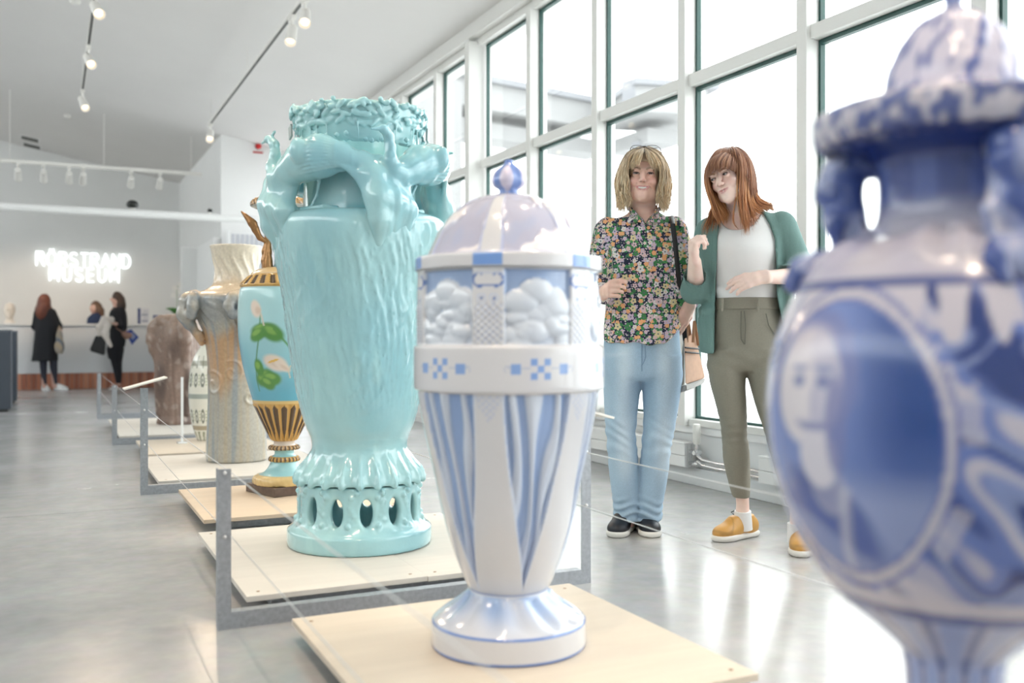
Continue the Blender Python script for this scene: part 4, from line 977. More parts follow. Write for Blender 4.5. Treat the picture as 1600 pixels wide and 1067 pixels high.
def hair_sheet(guides, n, rnd, jit=.006, wave=.0, wf=3., rad=.003, cols=None, tip=.35, lay=.012, S=13, cols2=None):
    """locks interpolated between traced guide curves"""
    G = [catmull(g, 8) for g in guides]; out, R, Cc = [], [], []
    G = [np.array([[np.interp(t, np.linspace(0, 1, len(g)), g[:, a]) for a in range(3)] for t in np.linspace(0, 1, S)]) for g in G]
    tt = np.linspace(0, 1, S)
    for k in range(n):
        p = rnd.uniform(0, len(G) - 1.0001); i = int(p); w = p - i; c = G[i] * (1 - w) + G[i + 1] * w
        cut = rnd.uniform(.86, 1.0); c = np.array([[np.interp(t * cut, tt, c[:, a]) for a in range(3)] for t in tt])
        o = rnd.normal(size=3) * jit; ph = rnd.uniform(0, 6.28, 3); depth = rnd.uniform(-lay, lay * .4)
        c = c + o * (.35 + .65 * tt)[:, None] + np.array([0, 1, 0]) * depth + wave * (tt ** .8)[:, None] * np.stack([np.sin(wf * 2 * PI * tt + ph[0]), np.sin(wf * 2 * PI * tt + ph[1]), .4 * np.sin(wf * 2 * PI * tt + ph[2])], -1)
        r = rad * rnd.uniform(.6, 1.3) * (np.minimum(1, .5 + tt * 3) * np.minimum(1, (1 - tt) * (1 / tip) + .08)); out.append(c); R.append(r)
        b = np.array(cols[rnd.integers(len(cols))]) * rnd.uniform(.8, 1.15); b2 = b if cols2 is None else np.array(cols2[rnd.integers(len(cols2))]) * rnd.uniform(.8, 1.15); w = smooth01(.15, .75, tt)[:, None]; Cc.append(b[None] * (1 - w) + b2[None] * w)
    return np.array(out), np.array(R), np.array(Cc)
def build_hair(name, sheets, m, parent, cap=None, capcol=(.2, .15, .1)):
    Vs, Qs, Cs = [], [], []; off = 0
    for P, R, c in sheets:
        V, Q, cc = strands(P, R, c, 4); Vs.append(V); Qs.append(Q + off); Cs.append(cc); off += len(V)
    if cap is not None:
        V, Q = cap; Vs.append(V); Qs.append(Q + off); Cs.append(np.broadcast_to(np.array(capcol), V.shape)); off += len(V)
    return npmesh(name, np.vstack(Vs), np.vstack(Qs), m, parent, np.vstack(Cs))
def hair_cap(O, M, S=1.):
    f = Field((-.11, -.13, -.11), (.11, .14, .15), .005)
    f.ell((0, .014, .030), (.080, .097, .087)).ell((0, .030, -.03), (.082, .07, .08), .03)
    f.ell((0, -.11, -.03), (.064, .090, .092), .01, 's')
    V, Q = f.mesh(); return np.array(O) + S * (V @ M.T), Q
def shoe(fr, toe, heel, name, upper, solec, lacec, parent, w=.043, low=False):
    """toe and heel are floor points; sole, upper, laces"""
    toe, heel = np.array(toe[:2], float), np.array(heel[:2], float); L = np.linalg.norm(toe - heel); d = (toe - heel) / L; ang = math.atan2(-d[0], d[1]) + PI; c = (toe + heel) / 2
    h = L / 2; t = bpy.data.objects.new(name, None); COL.objects.link(t); t.parent = parent; t.location = (c[0], c[1], 0); t.rotation_euler = (0, 0, math.atan2(d[0], -d[1]))
    f = Field((-.075, -.17, -.01), (.075, .17, .14), .005)
    f.ell((0, -h + .055, .034), (w, .055, .034), .02).ell((0, -h + .115, .042), (w * .92, .06, .040), .03).ell((0, h - .062, .045), (w * .86, .060, .050), .03)
    f.ell((0, -h + .135, .075), (w * .62, .05, .030), .03)
    f.chain([(0, h - .075, .05), (0, h - .078, .105)], [w * .92, w * .80], .02)
    f.add(lambda X, Y, Z: .016 - Z + 0 * X + 0 * Y, (-.1, -.2, -.05), (.1, .2, .15), 0, 'i') if False else None
    f.add(lambda X, Y, Z: Z - .104 - (.2 * np.maximum(-(Y - (h - .11)), 0)) * 0 + 0 * X, (-.1, -.2, .06), (.1, .2, .15), 0, 'i2') if False else None
    f.D = np.maximum(f.D, (.014 - f.ax[2])[None, None, :]); f.D = np.maximum(f.D, (f.ax[2] - .098)[None, None, :])
    V, Q = f.mesh(); cc = np.broadcast_to(np.array(upper), V.shape).copy(); x, y, z = V.T
    cc = mixc(cc, np.array(upper) * .55, smooth01(.004, .001, np.abs(np.hypot(x / w, (y + h - .05) / .045) - 1) * .04) * (z > .03) * .6)
    npmesh('upper', V, Q, mat('shoe_leather', vcol=True, rough=.42, bump=.08, bscale=120), t, cc)
    g = Field((-.075, -.17, -.005), (.075, .17, .06), .005)
    g.ell((0, -h + .056, .014), (w + .004, .059, .022), .01).ell((0, 0, .012), (w * .86 + .004, h * .86, .022), .03).ell((0, h - .056, .014), (w * .86 + .004, .058, .022), .01)
    g.D = np.maximum(g.D, (-g.ax[2] + .0005)[None, None, :]); g.D = np.maximum(g.D, (g.ax[2] - .029)[None, None, :])
    V, Q = g.mesh(); npmesh('sole', V, Q, mat('rubber_sole_' + name, solec, .5), t)
    b = B()
    for j in range(5):
        yy = -h + .088 + .019 * j; zz = .077 + .006 * j if j < 4 else .1
        zz = (.078, .087, .094, .1, .103)[j]
        b.tube([(-w * .55, yy + .004, zz - .012), (-.008, yy, zz), (.01, yy + .004, zz + .001), (w * .55, yy + .010, zz - .012)], .0026, 6)
    for sg in (-1, 1): b.tube([(0, -h + .165, .108), (sg * .022, -h + .155, .116), (sg * .042, -h + .148, .104), (sg * .030, -h + .15, .096), (sg * .006, -h + .163, .106)], .0024, 6)
    b.done('laces', mat('laces_' + name, lacec, .7), t, smooth=True)
    return t
def fold_noise(s, seed, zs=1.): return lambda X, Y, Z: sn(X * s, Y * s, Z * s * zs, 1, seed)

# ------------------------------------------------ floral fabric
def floral_mat():
    m = bpy.data.materials.new('floral_cotton'); m.use_nodes = True; N, L = m.node_tree.nodes, m.node_tree.links; b = N['Principled BSDF']; b.inputs['Roughness'].default_value = .75
    uv = N.new('ShaderNodeUVMap'); uv.uv_map = 'UVMap'; prev = None; base = (.012, .016, .045, 1)
    def math_(op, a, c=None):
        n = N.new('ShaderNodeMath'); n.operation = op
        for i, q in enumerate((a, c)):
            if q is None: continue
            if isinstance(q, (int, float)): n.inputs[i].default_value = q
            else: L.new(q, n.inputs[i])
        return n.outputs[0]
    def layer(prev, scale, off, rad, pet, cols, petal=5, eye=(.8, .6, .3, 1), keep=1.):
        mp = N.new('ShaderNodeMapping'); mp.inputs['Location'].default_value = off; mp.inputs['Scale'].default_value = (scale, scale, 1); L.new(uv.outputs[0], mp.inputs[0])
        v = N.new('ShaderNodeTexVoronoi'); v.voronoi_dimensions = '2D'; v.inputs['Scale'].default_value = 1; v.inputs['Randomness'].default_value = .75; L.new(mp.outputs[0], v.inputs['Vector'])
        sub = N.new('ShaderNodeVectorMath'); sub.operation = 'SUBTRACT'; L.new(mp.outputs[0], sub.inputs[0]); L.new(v.outputs['Position'], sub.inputs[1])
        sp = N.new('ShaderNodeSeparateXYZ'); L.new(sub.outputs[0], sp.inputs[0]); ang = math_('ARCTAN2', sp.outputs[1], sp.outputs[0])
        cs = N.new('ShaderNodeSeparateColor'); L.new(v.outputs['Color'], cs.inputs[0])
        w = math_('COSINE', math_('ADD', math_('MULTIPLY', ang, petal), math_('MULTIPLY', cs.outputs[1], 6.28)))
        r = math_('MULTIPLY', math_('ADD', math_('MULTIPLY', w, pet), 1.0), math_('MULTIPLY', math_('ADD', math_('MULTIPLY', cs.outputs[2], .5), .7), rad))
        mask = math_('MULTIPLY', math_('LESS_THAN', v.outputs['Distance'], r), math_('LESS_THAN', cs.outputs[1], keep))
        ramp = N.new('ShaderNodeValToRGB'); ramp.color_ramp.interpolation = 'CONSTANT'
        while len(ramp.color_ramp.elements) < len(cols): ramp.color_ramp.elements.new(.5)
        for i, q in enumerate(cols): ramp.color_ramp.elements[i].position = i / len(cols); ramp.color_ramp.elements[i].color = (*q, 1)
        L.new(cs.outputs[0], ramp.inputs[0])
        e = N.new('ShaderNodeMix'); e.data_type = 'RGBA'; L.new(math_('LESS_THAN', v.outputs['Distance'], rad * .26), e.inputs[0]); L.new(ramp.outputs[0], e.inputs[6]); e.inputs[7].default_value = eye
        x = N.new('ShaderNodeMix'); x.data_type = 'RGBA'; L.new(mask, x.inputs[0])
        if prev is None: x.inputs[6].default_value = base
        else: L.new(prev, x.inputs[6])
        L.new(e.outputs[2], x.inputs[7]); return x.outputs[2]
    lil, pk, wt, og, gr, ye = (.58, .45, .58), (.68, .48, .50), (.74, .68, .66), (.85, .40, .19), (.05, .22, .07), (.72, .60, .34)
    prev = layer(None, 100, (.3, .1, 0), .30, .0, [wt, lil, (.1, .2, .12), pk, lil], 3, keep=.8)
    prev = layer(prev, 48, (0, 0, 0), .42, .16, [gr, (.09, .30, .1), gr, (.04, .16, .06)], 3, (.04, .2, .06, 1), .62)
    prev = layer(prev, 45, (.5, .35, 0), .42, .14, [lil, og, pk, wt, lil, og], 5, (.75, .5, .2, 1), .72)
    prev = layer(prev, 29, (.2, .7, 0), .37, .20, [lil, wt, ye, pk, gr], 5, (.12, .14, .16, 1), .62)
    L.new(prev, b.inputs['Base Color']); return m
M_floral = floral_mat()
M_denim = mat('washed_denim', (.3, .45, .6), .8, vcol=True, noise=.10, nscale=240, bump=.15, bscale=500)
M_hair = mat('hair', vcol=True, rough=.42, spec=.45)
def cyl_uv(V, c):
    a = np.arctan2(V[:, 0] - c[0], -(V[:, 1] - c[1])); return np.stack([a * .17, V[:, 2]], -1)

def wrap_uv(V, Q):
    n = np.cross(V[Q[:, 2]] - V[Q[:, 0]], V[Q[:, 3]] - V[Q[:, 1]]); N_ = np.zeros_like(V)
    for i in range(4):
        for a in range(3): N_[:, a] += np.bincount(Q[:, i], n[:, a], len(V))
    side = np.abs(N_[:, 0]) > 1.1 * np.abs(N_[:, 1]); return np.stack([np.where(side, V[:, 1] + .5 * np.sign(N_[:, 0]), V[:, 0]), V[:, 2]], -1)
# ================================================================ blonde woman in the floral shirt
def woman_floral():
    fr = Frame(1000, 4.24); L, G = fr.L, fr.G
    t = thing('person', 'woman with shoulder-length blonde hair in dark floral shirt and light blue jeans', 'person', fr.p, fr.rz)
    skin = (.83, .54, .44)
    O = L(1006.5, 271.5, -.115) + np.array([0, .085, 0]); M = rotm(-3, -2, 3)
    neck = (O + M @ np.array([0, .012, -.075]), L(1004, 342, -.005), .051, .056)
    hv, hq, hc, eyes, lash, mid = make_head(O, M, True, skin, (.30, .18, .11), neck, (-.02, .0), (.045, .03, .025), io=.60)
    f = Field((-.36, -.36, .0), (.36, .25, 1.50), .0047)
    f.chain([neck[0], neck[1]], [neck[2], neck[3]], .02)
    tor = fr.rows([(335, 980, 1030, .0, .06), (345, 958, 1050, .0, .085), (365, 950, 1054, 0, .10), (400, 952, 1054, 0, .105), (450, 955, 1053, .0, .10), (490, 950, 1058, 0, .105), (530, 950, 1058, 0, .105), (562, 958, 1050, 0, .085)])
    f.loft(tor, .03)
    aL = fr.chain([(950, 362, 0), (937, 440, .04), (942, 460, -.15)]); aR = fr.chain([(1054, 360, 0), (1080, 446, .06), (1078, 474, -.03)])
    f.chain(aL, [.048, .038, .027], .03); f.chain(aR, [.046, .036, .027], .03)
    legL = fr.rows([(560, 947, 1000, 0, .085), (620, 948, 995, 0, .07), (690, 953, 990, -.01, .055), (740, 958, 992, 0, .052), (800, 968, 992, .02, .036), (822, 970, 992, .02, .034)])
    legR = fr.rows([(560, 1003, 1060, 0, .085), (620, 1008, 1057, 0, .07), (690, 1006, 1044, -.01, .055), (740, 1003, 1040, 0, .052), (800, 1002, 1026, .02, .036), (822, 1002, 1024, .02, .034)])
    f.loft(legL, .03).loft(legR, .03)
    # hands: loose fist before the shirt, the other slipped into the pocket
    hand(f, L(944, 456, -.165), (.30, -.90, .12), (-.90, -.38, .1), -1, [(.75, 1.0, .35), (.95, 1.15, .5), (1.05, 1.2, .6), (1.15, 1.25, .7)], [(.75, .40, -.5), (.75, .05, -.65), (.6, -.1, -.8)], 1.0)
    hand(f, L(1077, 478, -.050), (-.42, .26, -.88), (.50, -.86, .1), -1, [(.15, .2, .2)] * 4, [(.8, .45, -.35), (.95, .1, -.2), (1, 0, -.1)], .98)
    bv, bq = f.mesh(); bc = np.broadcast_to(np.array(skin), bv.shape).copy(); n = sn(bv[:, 0] * 60, bv[:, 1] * 60, bv[:, 2] * 60, 1, 4); bc = mixc(bc, (.74, .42, .34), smooth01(.1, .9, n) * .4)
    npmesh('body', np.vstack([bv, hv]), np.vstack([bq, hq + len(bv)]), M_skin, t, np.vstack([bc, hc]))
    me_ = mat('eye', vcol=True, rough=.25, coat=.15)
    for me, p in eyes: link('eyeball', me, me_, t, p)
    lash.done('eyelashes', mat('lash_brown', (.05, .025, .02), .6), t)
    g = Field((-.04, -.1, -.09), (.04, -.05, -.04), .002); g.chain([(q[0] * .95, q[1] + .0072, q[2] + .0008) for q in mid], [.003, .0058, .0064, .0058, .003], .002); V, Q = g.mesh(); npmesh('teeth', O + V @ M.T, Q, mat('teeth', (.80, .77, .72), .25), t)
    # shirt
    s = Field((-.36, -.30, .74), (.36, .25, 1.46), .0066)
    st = fr.rows([(327, 990, 1020, .012, .062), (337, 974, 1036, .008, .075), (346, 954, 1053, .0, .10), (362, 946, 1058, 0, .122), (385, 945, 1059, -.005, .132), (420, 946, 1060, -.005, .128), (450, 946, 1061, -.005, .125), (490, 944, 1064, -.005, .132), (520, 944, 1065, -.005, .138), (548, 945, 1064, -.005, .138)])
    s.loft(st, .03)
    s.chain([aL[0] + (0, 0, .004), aL[1], aL[2] + (0, .03, 0)], [.060, .055, .042], .03); s.chain([aR[0] + (0, 0, .004), aR[1], aR[2] + (0, .012, .012)], [.058, .052, .040], .03)
    zb = L(1010, 352, -.12)
    def vneck(X, Y, Z): return np.maximum(np.abs(X - zb[0] + .004) - np.maximum((Z - zb[2]) * .60, 0) - .001, Y - .02) * .8
    s.add(vneck, (-.08, -.2, zb[2] - .01), (.08, .02, 1.5), .004, 's')
    s.chain([L(1006, 345, .005), L(1006, 325, .0)], [.060, .056], .006, 's')
    hemz = L(1000, 536, -.13)[2]
    def hem(X, Y, Z): return Z - (hemz + .075 * smooth01(.10, .20, X) + .03 * smooth01(-.13, -.18, X) + .03 * smooth01(.0, .1, Y)) + 0 * Y
    s.add(hem, (-.2, -.2, .7), (.215, .2, .90), .004, 's')
    s.add(lambda X, Y, Z: .0045 * sn(X * 26, Y * 20, Z * 9, 1, 31) + .004 * sn(X * 45, Y * 40, Z * 22, 1, 32) + .003 * np.cos(X * 60 + 2 * np.sin(Z * 8)) * smooth01(1.05, .85, Z), (-.35, -.29, .75), (.35, .25, 1.42), 0, 'd', 0)
    V, Q = s.mesh(); V = relax(V, Q, 1); uv = wrap_uv(V, Q)
    npmesh('shirt', V, Q, M_floral, t, uv=uv)
    c = Field((-.14, -.2, 1.30), (.16, .12, 1.48), .0042)
    cr = fr.chain([(1006, 349, -.140), (999, 341, -.128), (990, 332, -.085), (985, 326, -.01), (992, 322, .05), (1006, 321, .068), (1020, 322, .05), (1028, 326, -.01), (1023, 332, -.085), (1016, 341, -.128), (1011, 349, -.140)])
    c.chain(cr, [.006, .009, .011, .011, .010, .010, .010, .011, .011, .009, .006], .008)
    for sg, tip in ((-1, (982, 346, -.125)), (1, (1030, 346, -.125))):
        for k in range(5): c.cone(L(1008 + sg * (4 + 4.2 * k), 346 - 4. * k, -.137 + .018 * k), L(*tip), .005, .004, .005)
    c.add(vneck, (-.08, -.2, zb[2] - .01), (.08, .02, 1.5), .002, 's')
    V, Q = c.mesh(); npmesh('collar', V, Q, M_floral, t, uv=wrap_uv(V, Q) + [.05, .02])
    b = B()
    for p, a in ((aL[2] + (0, .012, 0), aL[1]), (aR[2] + (0, .0, .004), aR[1])):
        d = Vector(a) - Vector(p); d.normalize(); b.tube([Vector(p) - d * .004, Vector(p) + d * .018, Vector(p) + d * .045], [.036, .041, .042], 20)
    q = b.done('cuffs', M_floral, t, smooth=True)
    for o in (0,):
        me = q.data; vv = np.zeros(len(me.vertices) * 3); me.vertices.foreach_get('co', vv); vv = vv.reshape(-1, 3); ul = me.uv_layers.new(name='UVMap'); li = np.zeros(len(me.loops), int); me.loops.foreach_get('vertex_index', li); ul.data.foreach_set('uv', (cyl_uv(vv, (0, 0)) + [.4, .1])[li].astype(np.float32).ravel())
    b = B()
    for vv in (362, 385, 408, 431, 454, 477, 500): p = L(1012, vv, -.137); b.cyl((p[0], p[1], p[2]), .005, -.006, 1, 12)
    b = b.done('buttons', mat('pearl_button', (.7, .68, .7), .25), t); tag(b, kind='stuff')
    # jeans
    j = Field((-.25, -.22, .03), (.25, .22, .95), .0066)
    j.loft(fr.rows([(498, 948, 1061, 0, .112), (530, 945, 1063, 0, .122), (560, 943, 1066, 0, .122), (584, 943, 1066, 0, .112), (594, 946, 1063, 0, .09)]), .03)
    jl = fr.rows([(555, 944, 1001, 0, .115), (590, 943, 1002, 0, .105), (620, 944, 999, 0, .094), (650, 946, 996, -.005, .085), (680, 948, 994, -.01, .078), (700, 950, 996, -.01, .075), (730, 952, 998, -.002, .072), (760, 955, 999, .005, .07), (790, 958, 1000, .012, .068), (812, 959, 1000, .02, .072)])
    jr = fr.rows([(555, 1005, 1065, 0, .115), (590, 1004, 1066, 0, .105), (620, 1004, 1062, 0, .094), (650, 1005, 1057, -.005, .085), (680, 1003, 1052, -.01, .078), (700, 1002, 1048, -.01, .075), (730, 999, 1045, -.002, .072), (760, 997, 1041, .005, .07), (790, 995, 1036, .012, .068), (812, 995, 1036, .02, .072)])
    j.loft(jl, .02).loft(jr, .012)
    kz = L(1000, 688, 0)[2]; az = L(1000, 795, 0)[2]
    def jf(X, Y, Z):
        kn = np.exp(-((Z - kz) / .09) ** 2); an = np.exp(-((Z - az + .01) / .055) ** 2); th = np.exp(-((Z - .72) / .09) ** 2)
        w = .6 + .6 * sn(X * 14, Y * 14, Z * 16, 1, 44); return -.0040 * kn * w * np.sin(Z * 120 + X * 40 + 2.5 * np.sin(X * 30 + Z * 20)) - .0065 * an * w * np.sin(Z * 170 + 3 * np.sin(X * 28 + Y * 20)) - .003 * th * w * np.sin(Z * 60 - np.abs(X) * 120 + 1) + .003 * sn(X * 25, Y * 25, Z * 10, 1, 41)
    j.add(jf, (-.24, -.2, .06), (.24, .2, .93), 0, 'd', 0)
    V, Q = j.mesh(); V = relax(V, Q, 1); x, y, z = V.T; n = sn(x * 20, y * 20, z * 8, 1, 42)
    dc = mixc(np.broadcast_to(np.array([.36, .49, .62]), V.shape), (.58, .69, .78), smooth01(.06, .0, np.abs(np.abs(x - .02) - .085)) * smooth01(.18, .35, z) * (y < 0) * .9); dc = mixc(dc, (.25, .37, .51), smooth01(.1, .9, n) * .4)
    npmesh('jeans', V, Q, M_denim, t, dc)
    b = B(); b.tube(fr.chain([(1003, 538, -.126), (1003, 560, -.126), (1003, 580, -.118)]), .0022, 6); b.tube(fr.chain([(1008, 540, -.126), (1009, 558, -.126), (1004, 570, -.122)]), .0018, 6); b.done('fly_seam', mat('denim_stitch', (.22, .32, .45), .8), t)
    blk = (.012, .014, .022)
    shoe(fr, G(960, 841), G(988, 820), 'shoe', blk, (.78, .76, .72), (.01, .01, .015), t, .046)
    shoe(fr, G(1020, 841), G(1000, 820), 'shoe', blk, (.78, .76, .72), (.01, .01, .015), t, .046)
    # hair, traced lock by lock
    rnd = np.random.default_rng(3); C = fr.chain
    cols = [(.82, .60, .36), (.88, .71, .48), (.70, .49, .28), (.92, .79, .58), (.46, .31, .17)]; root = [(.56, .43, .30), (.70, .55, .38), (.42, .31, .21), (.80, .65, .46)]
    bang = [C(g) for g in ([(1003, 233, -.05), (990, 239, -.10), (981, 254, -.125), (978, 274, -.115)], [(1004, 232, -.05), (996, 239, -.12), (991, 252, -.138), (988, 266, -.14)], [(1006, 232, -.05), (1004, 239, -.125), (1001, 251, -.147), (999, 263, -.148)],
            [(1007, 232, -.05), (1010, 239, -.125), (1013, 251, -.147), (1015, 265, -.146)], [(1008, 232, -.05), (1017, 239, -.12), (1024, 252, -.137), (1028, 267, -.135)], [(1009, 233, -.05), (1022, 240, -.10), (1032, 255, -.12), (1036, 275, -.11)])]
    lft = [C(g) for g in ([(1001, 233, -.06), (986, 243, -.09), (979, 262, -.105), (980, 282, -.10), (981, 300, -.095), (985, 314, -.10), (978, 328, -.12)], [(1000, 232, -.04), (982, 243, -.06), (973, 264, -.08), (968, 285, -.085), (968, 302, -.085), (972, 316, -.09), (963, 327, -.105)],
           [(1000, 231, -.01), (981, 242, -.01), (971, 262, -.02), (966, 285, -.03), (966, 305, -.03), (969, 320, -.05), (966, 332, -.06)], [(1003, 231, .03), (985, 240, .06), (976, 262, .07), (972, 290, .05), (972, 315, .04), (975, 338, .03)])]
    rgt = [C(g) for g in ([(1010, 233, -.06), (1026, 243, -.09), (1034, 262, -.10), (1033, 282, -.095), (1031, 300, -.09), (1028, 314, -.095), (1034, 328, -.115)], [(1011, 232, -.04), (1030, 243, -.06), (1039, 262, -.075), (1042, 283, -.08), (1041, 302, -.08), (1037, 316, -.085), (1045, 327, -.10)],
           [(1012, 231, -.01), (1031, 242, -.01), (1041, 262, -.02), (1045, 285, -.03), (1044, 305, -.03), (1040, 320, -.05), (1042, 332, -.06)], [(1009, 231, .03), (1028, 240, .06), (1036, 262, .07), (1040, 290, .05), (1040, 315, .04), (1036, 338, .03)])]
    bk = [lft[-1], C([(1006, 231, .04), (1006, 238, .08), (1006, 262, .10), (1006, 290, .08), (1006, 315, .06), (1006, 337, .05)]), rgt[-1]]
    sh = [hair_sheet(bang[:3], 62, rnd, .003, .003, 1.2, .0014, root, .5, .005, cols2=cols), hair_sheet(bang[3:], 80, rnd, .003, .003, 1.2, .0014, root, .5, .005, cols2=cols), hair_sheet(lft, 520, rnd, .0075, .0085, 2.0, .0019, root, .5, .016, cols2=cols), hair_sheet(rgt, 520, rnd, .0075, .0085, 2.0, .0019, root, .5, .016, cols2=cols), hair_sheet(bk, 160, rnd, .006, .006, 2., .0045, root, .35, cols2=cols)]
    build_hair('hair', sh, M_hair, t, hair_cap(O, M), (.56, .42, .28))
    return fr, t, O, M
frA, pA, OA, MA = woman_floral()
# ================================================================ red-haired woman in the green cardigan
def woman_cardigan():
    fr = Frame(1172, 4.02); L, G = fr.L, fr.G
    t = thing('person', 'woman with long red hair, green cardigan, white top and olive trousers', 'person', fr.p, fr.rz)
    skin = (.90, .67, .58)
    M = rotm(-30, 4, -19); S = .95; O = L(1122.5, 275.5, -.16) - S * (M @ np.array([0, -.085, 0.002]))
    neck = (O + S * (M @ np.array([0, .012, -.07])), L(1163, 350, .0), .050, .054)
    hv, hq, hc, eyes, lash, mid = make_head(O, M, False, skin, (.42, .20, .10), neck, (-.25, -.1), (.07, .10, .12), S, False)
    f = Field((-.40, -.40, .0), (.36, .30, 1.45), .0047)
    f.chain([neck[0], neck[1]], [neck[2], neck[3]], .02)
    tor = fr.rows([(330, 1142, 1184, .005, .06), (341, 1122, 1204, 0, .085), (358, 1112, 1218, 0, .098), (395, 1115, 1216, 0, .105), (430, 1118, 1213, 0, .098), (465, 1119, 1213, 0, .095), (520, 1120, 1215, 0, .10), (548, 1126, 1205, 0, .08)])
    f.loft(tor, .03)
    aL = fr.chain([(1110, 363, .0), (1087, 450, -.05), (1085.5, 409, -.20)]); aR = fr.chain([(1220, 356, -.02), (1252, 431, -.03), (1199, 433, -.185)])
    f.chain(aL, [.046, .039, .0265], .02); f.chain(aR, [.046, .038, .0265], .02)
    legL = fr.rows([(560, 1112, 1160, 0, .08), (640, 1126, 1163, .02, .06), (700, 1133, 1166, .06, .05), (775, 1149, 1170, .10, .033), (800, 1149.5, 1171, .115, .032), (822, 1150, 1172, .12, .034)])
    legR = fr.rows([(560, 1166, 1218, 0, .08), (640, 1186, 1220, -.02, .06), (700, 1203, 1231, -.06, .05), (780, 1231, 1252, -.085, .033), (815, 1234, 1256, -.095, .032), (838, 1235, 1258, -.10, .034)])
    f.loft(legL, .03).loft(legR, .03)
    hand(f, L(1085, 408, -.205), (-.12, -.25, .95), (-.88, -.40, -.1), -1, [(1.15, .75, .35), (1.3, 1.0, .45), (1.4, 1.25, .6), (1.4, 1.35, .8)], [(.8, .15, -.6), (.85, -.1, -.55), (.45, -.1, -.9)], .98)
    hand(f, L(1197, 432, -.19), (-.94, -.22, -.16), (.05, -.82, .55), 1, [(.30, .35, .2), (.36, .38, .25), (.42, .4, .25), (.48, .45, .3)], [(.85, .25, -.45), (.92, -.05, -.40), (.95, -.15, -.3)], 1.0, .0)
    bv, bq = f.mesh(); bc = np.broadcast_to(np.array(skin), bv.shape).copy(); n = sn(bv[:, 0] * 60, bv[:, 1] * 60, bv[:, 2] * 60, 1, 4); bc = mixc(bc, (.80, .46, .40), smooth01(.1, .9, n) * .35)
    npmesh('body', np.vstack([bv, hv]), np.vstack([bq, hq + len(bv)]), M_skin, t, np.vstack([bc, hc]))
    for me, p in eyes:
        o = link('eyeball', me, MATS['eye'], t, p); o.rotation_euler = Matrix(M.tolist()).to_euler()
    lash.done('eyelashes', mat('lash_auburn', (.10, .045, .03), .6), t)
    g = Field((-.04, -.1, -.09), (.04, -.05, -.04), .002); g.chain([(q[0] * .9, q[1] + .0068, q[2] + .0005) for q in mid], [.002, .0045, .005, .0045, .002], .002); V, Q = g.mesh(); npmesh('teeth', O + S * (V @ M.T), Q, MATS['teeth'], t)
    # white top
    s = Field((-.25, -.25, .95), (.25, .2, 1.42), .0068)
    s.loft(fr.rows([(326, 1150, 1178, .01, .066), (336, 1128, 1200, .006, .086), (345, 1117, 1209, 0, .103), (362, 1110, 1219, -.003, .118), (392, 1109, 1220, -.014, .135), (425, 1113, 1216, -.008, .122), (450, 1114, 1216, -.006, .116), (475, 1115, 1216, -.004, .114)]), .02)
    nl, nr, nb = L(1124, 338, -.1), L(1196, 326, -.1), L(1152, 360, -.13)
    def neckline(X, Y, Z): return np.maximum((np.sqrt(((X - nb[0] - .018) / .082) ** 2 + ((Z - nb[2] - .085 - .25 * (X - nb[0])) / .085) ** 2) - 1) * .08, Y - .02)
    s.add(neckline, (-.2, -.2, nb[2] - .03), (.2, .03, 1.42), .003, 's'); s.chain([L(1163, 352, .0), L(1158, 322, .0)], [.060, .064], .006, 's')
    s.add(lambda X, Y, Z: .004 * sn(X * 22 + Z * 14, Y * 12, Z * 18, 1, 33) + .005 * np.sin((Z + X * .7) * 90) * smooth01(-.03, -.12, X) * smooth01(1.14, 1.06, Z) * smooth01(1.0, 1.03, Z), (-.25, -.25, .95), (.25, .2, 1.35), 0, 'd', 0)
    V, Q = s.mesh(); V = relax(V, Q, 1); npmesh('top', V, Q, mat('white_jersey', (.82, .81, .80), .8, bump=.06, bscale=300), t)
    # trousers
    j = Field((-.26, -.28, .12), (.32, .26, 1.06), .0066)
    j.loft(fr.rows([(467, 1115, 1217, -.002, .121), (485, 1113, 1220, 0, .122), (515, 1109, 1226, 0, .126), (545, 1107, 1227, 0, .124), (566, 1106, 1224, 0, .112), (578, 1109, 1220, 0, .09)]), .025)
    jl = fr.rows([(545, 1107, 1170, 0, .118), (570, 1106, 1167, 0, .108), (600, 1110, 1165, .005, .095), (630, 1118, 1167, .012, .084), (660, 1125, 1168, .02, .074), (680, 1127, 1168, .03, .069), (700, 1128, 1171, .045, .07), (720, 1130, 1172, .06, .07), (750, 1137, 1172, .085, .058), (776, 1144, 1172, .105, .046)])
    jr = fr.rows([(545, 1162, 1226, 0, .118), (570, 1164, 1223, 0, .108), (600, 1171, 1221, -.005, .095), (640, 1183, 1223, -.02, .08), (670, 1193, 1227, -.035, .07), (700, 1200, 1233, -.055, .068), (730, 1208, 1239, -.07, .064), (760, 1218, 1246, -.082, .054), (790, 1228, 1252, -.09, .045)])
    j.loft(jl, .015).loft(jr, .015)
    kz = L(1150, 672, 0)[2]
    def jf(X, Y, Z):
        kn = np.exp(-((Z - kz) / .07) ** 2); th = np.exp(-((Z - .76) / .05) ** 2); w = .6 + .6 * sn(X * 14, Y * 14, Z * 16, 1, 45)
        return -.0038 * kn * w * np.sin(Z * 170 + X * 30 + 1.5 * np.sin(X * 40)) - .002 * th * np.sin((Z - np.abs(X - .02) * .5) * 100) + .0022 * sn(X * 30, Y * 30, Z * 12, 1, 43)
    j.add(jf, (-.25, -.28, .13), (.32, .25, 1.0), 0, 'd', 0)
    V, Q = j.mesh(); V = relax(V, Q, 1); M_ol = mat('olive_twill', (.265, .245, .195), .75, noise=.06, nscale=160, bump=.1, bscale=500); npmesh('trousers', V, Q, M_ol, t)
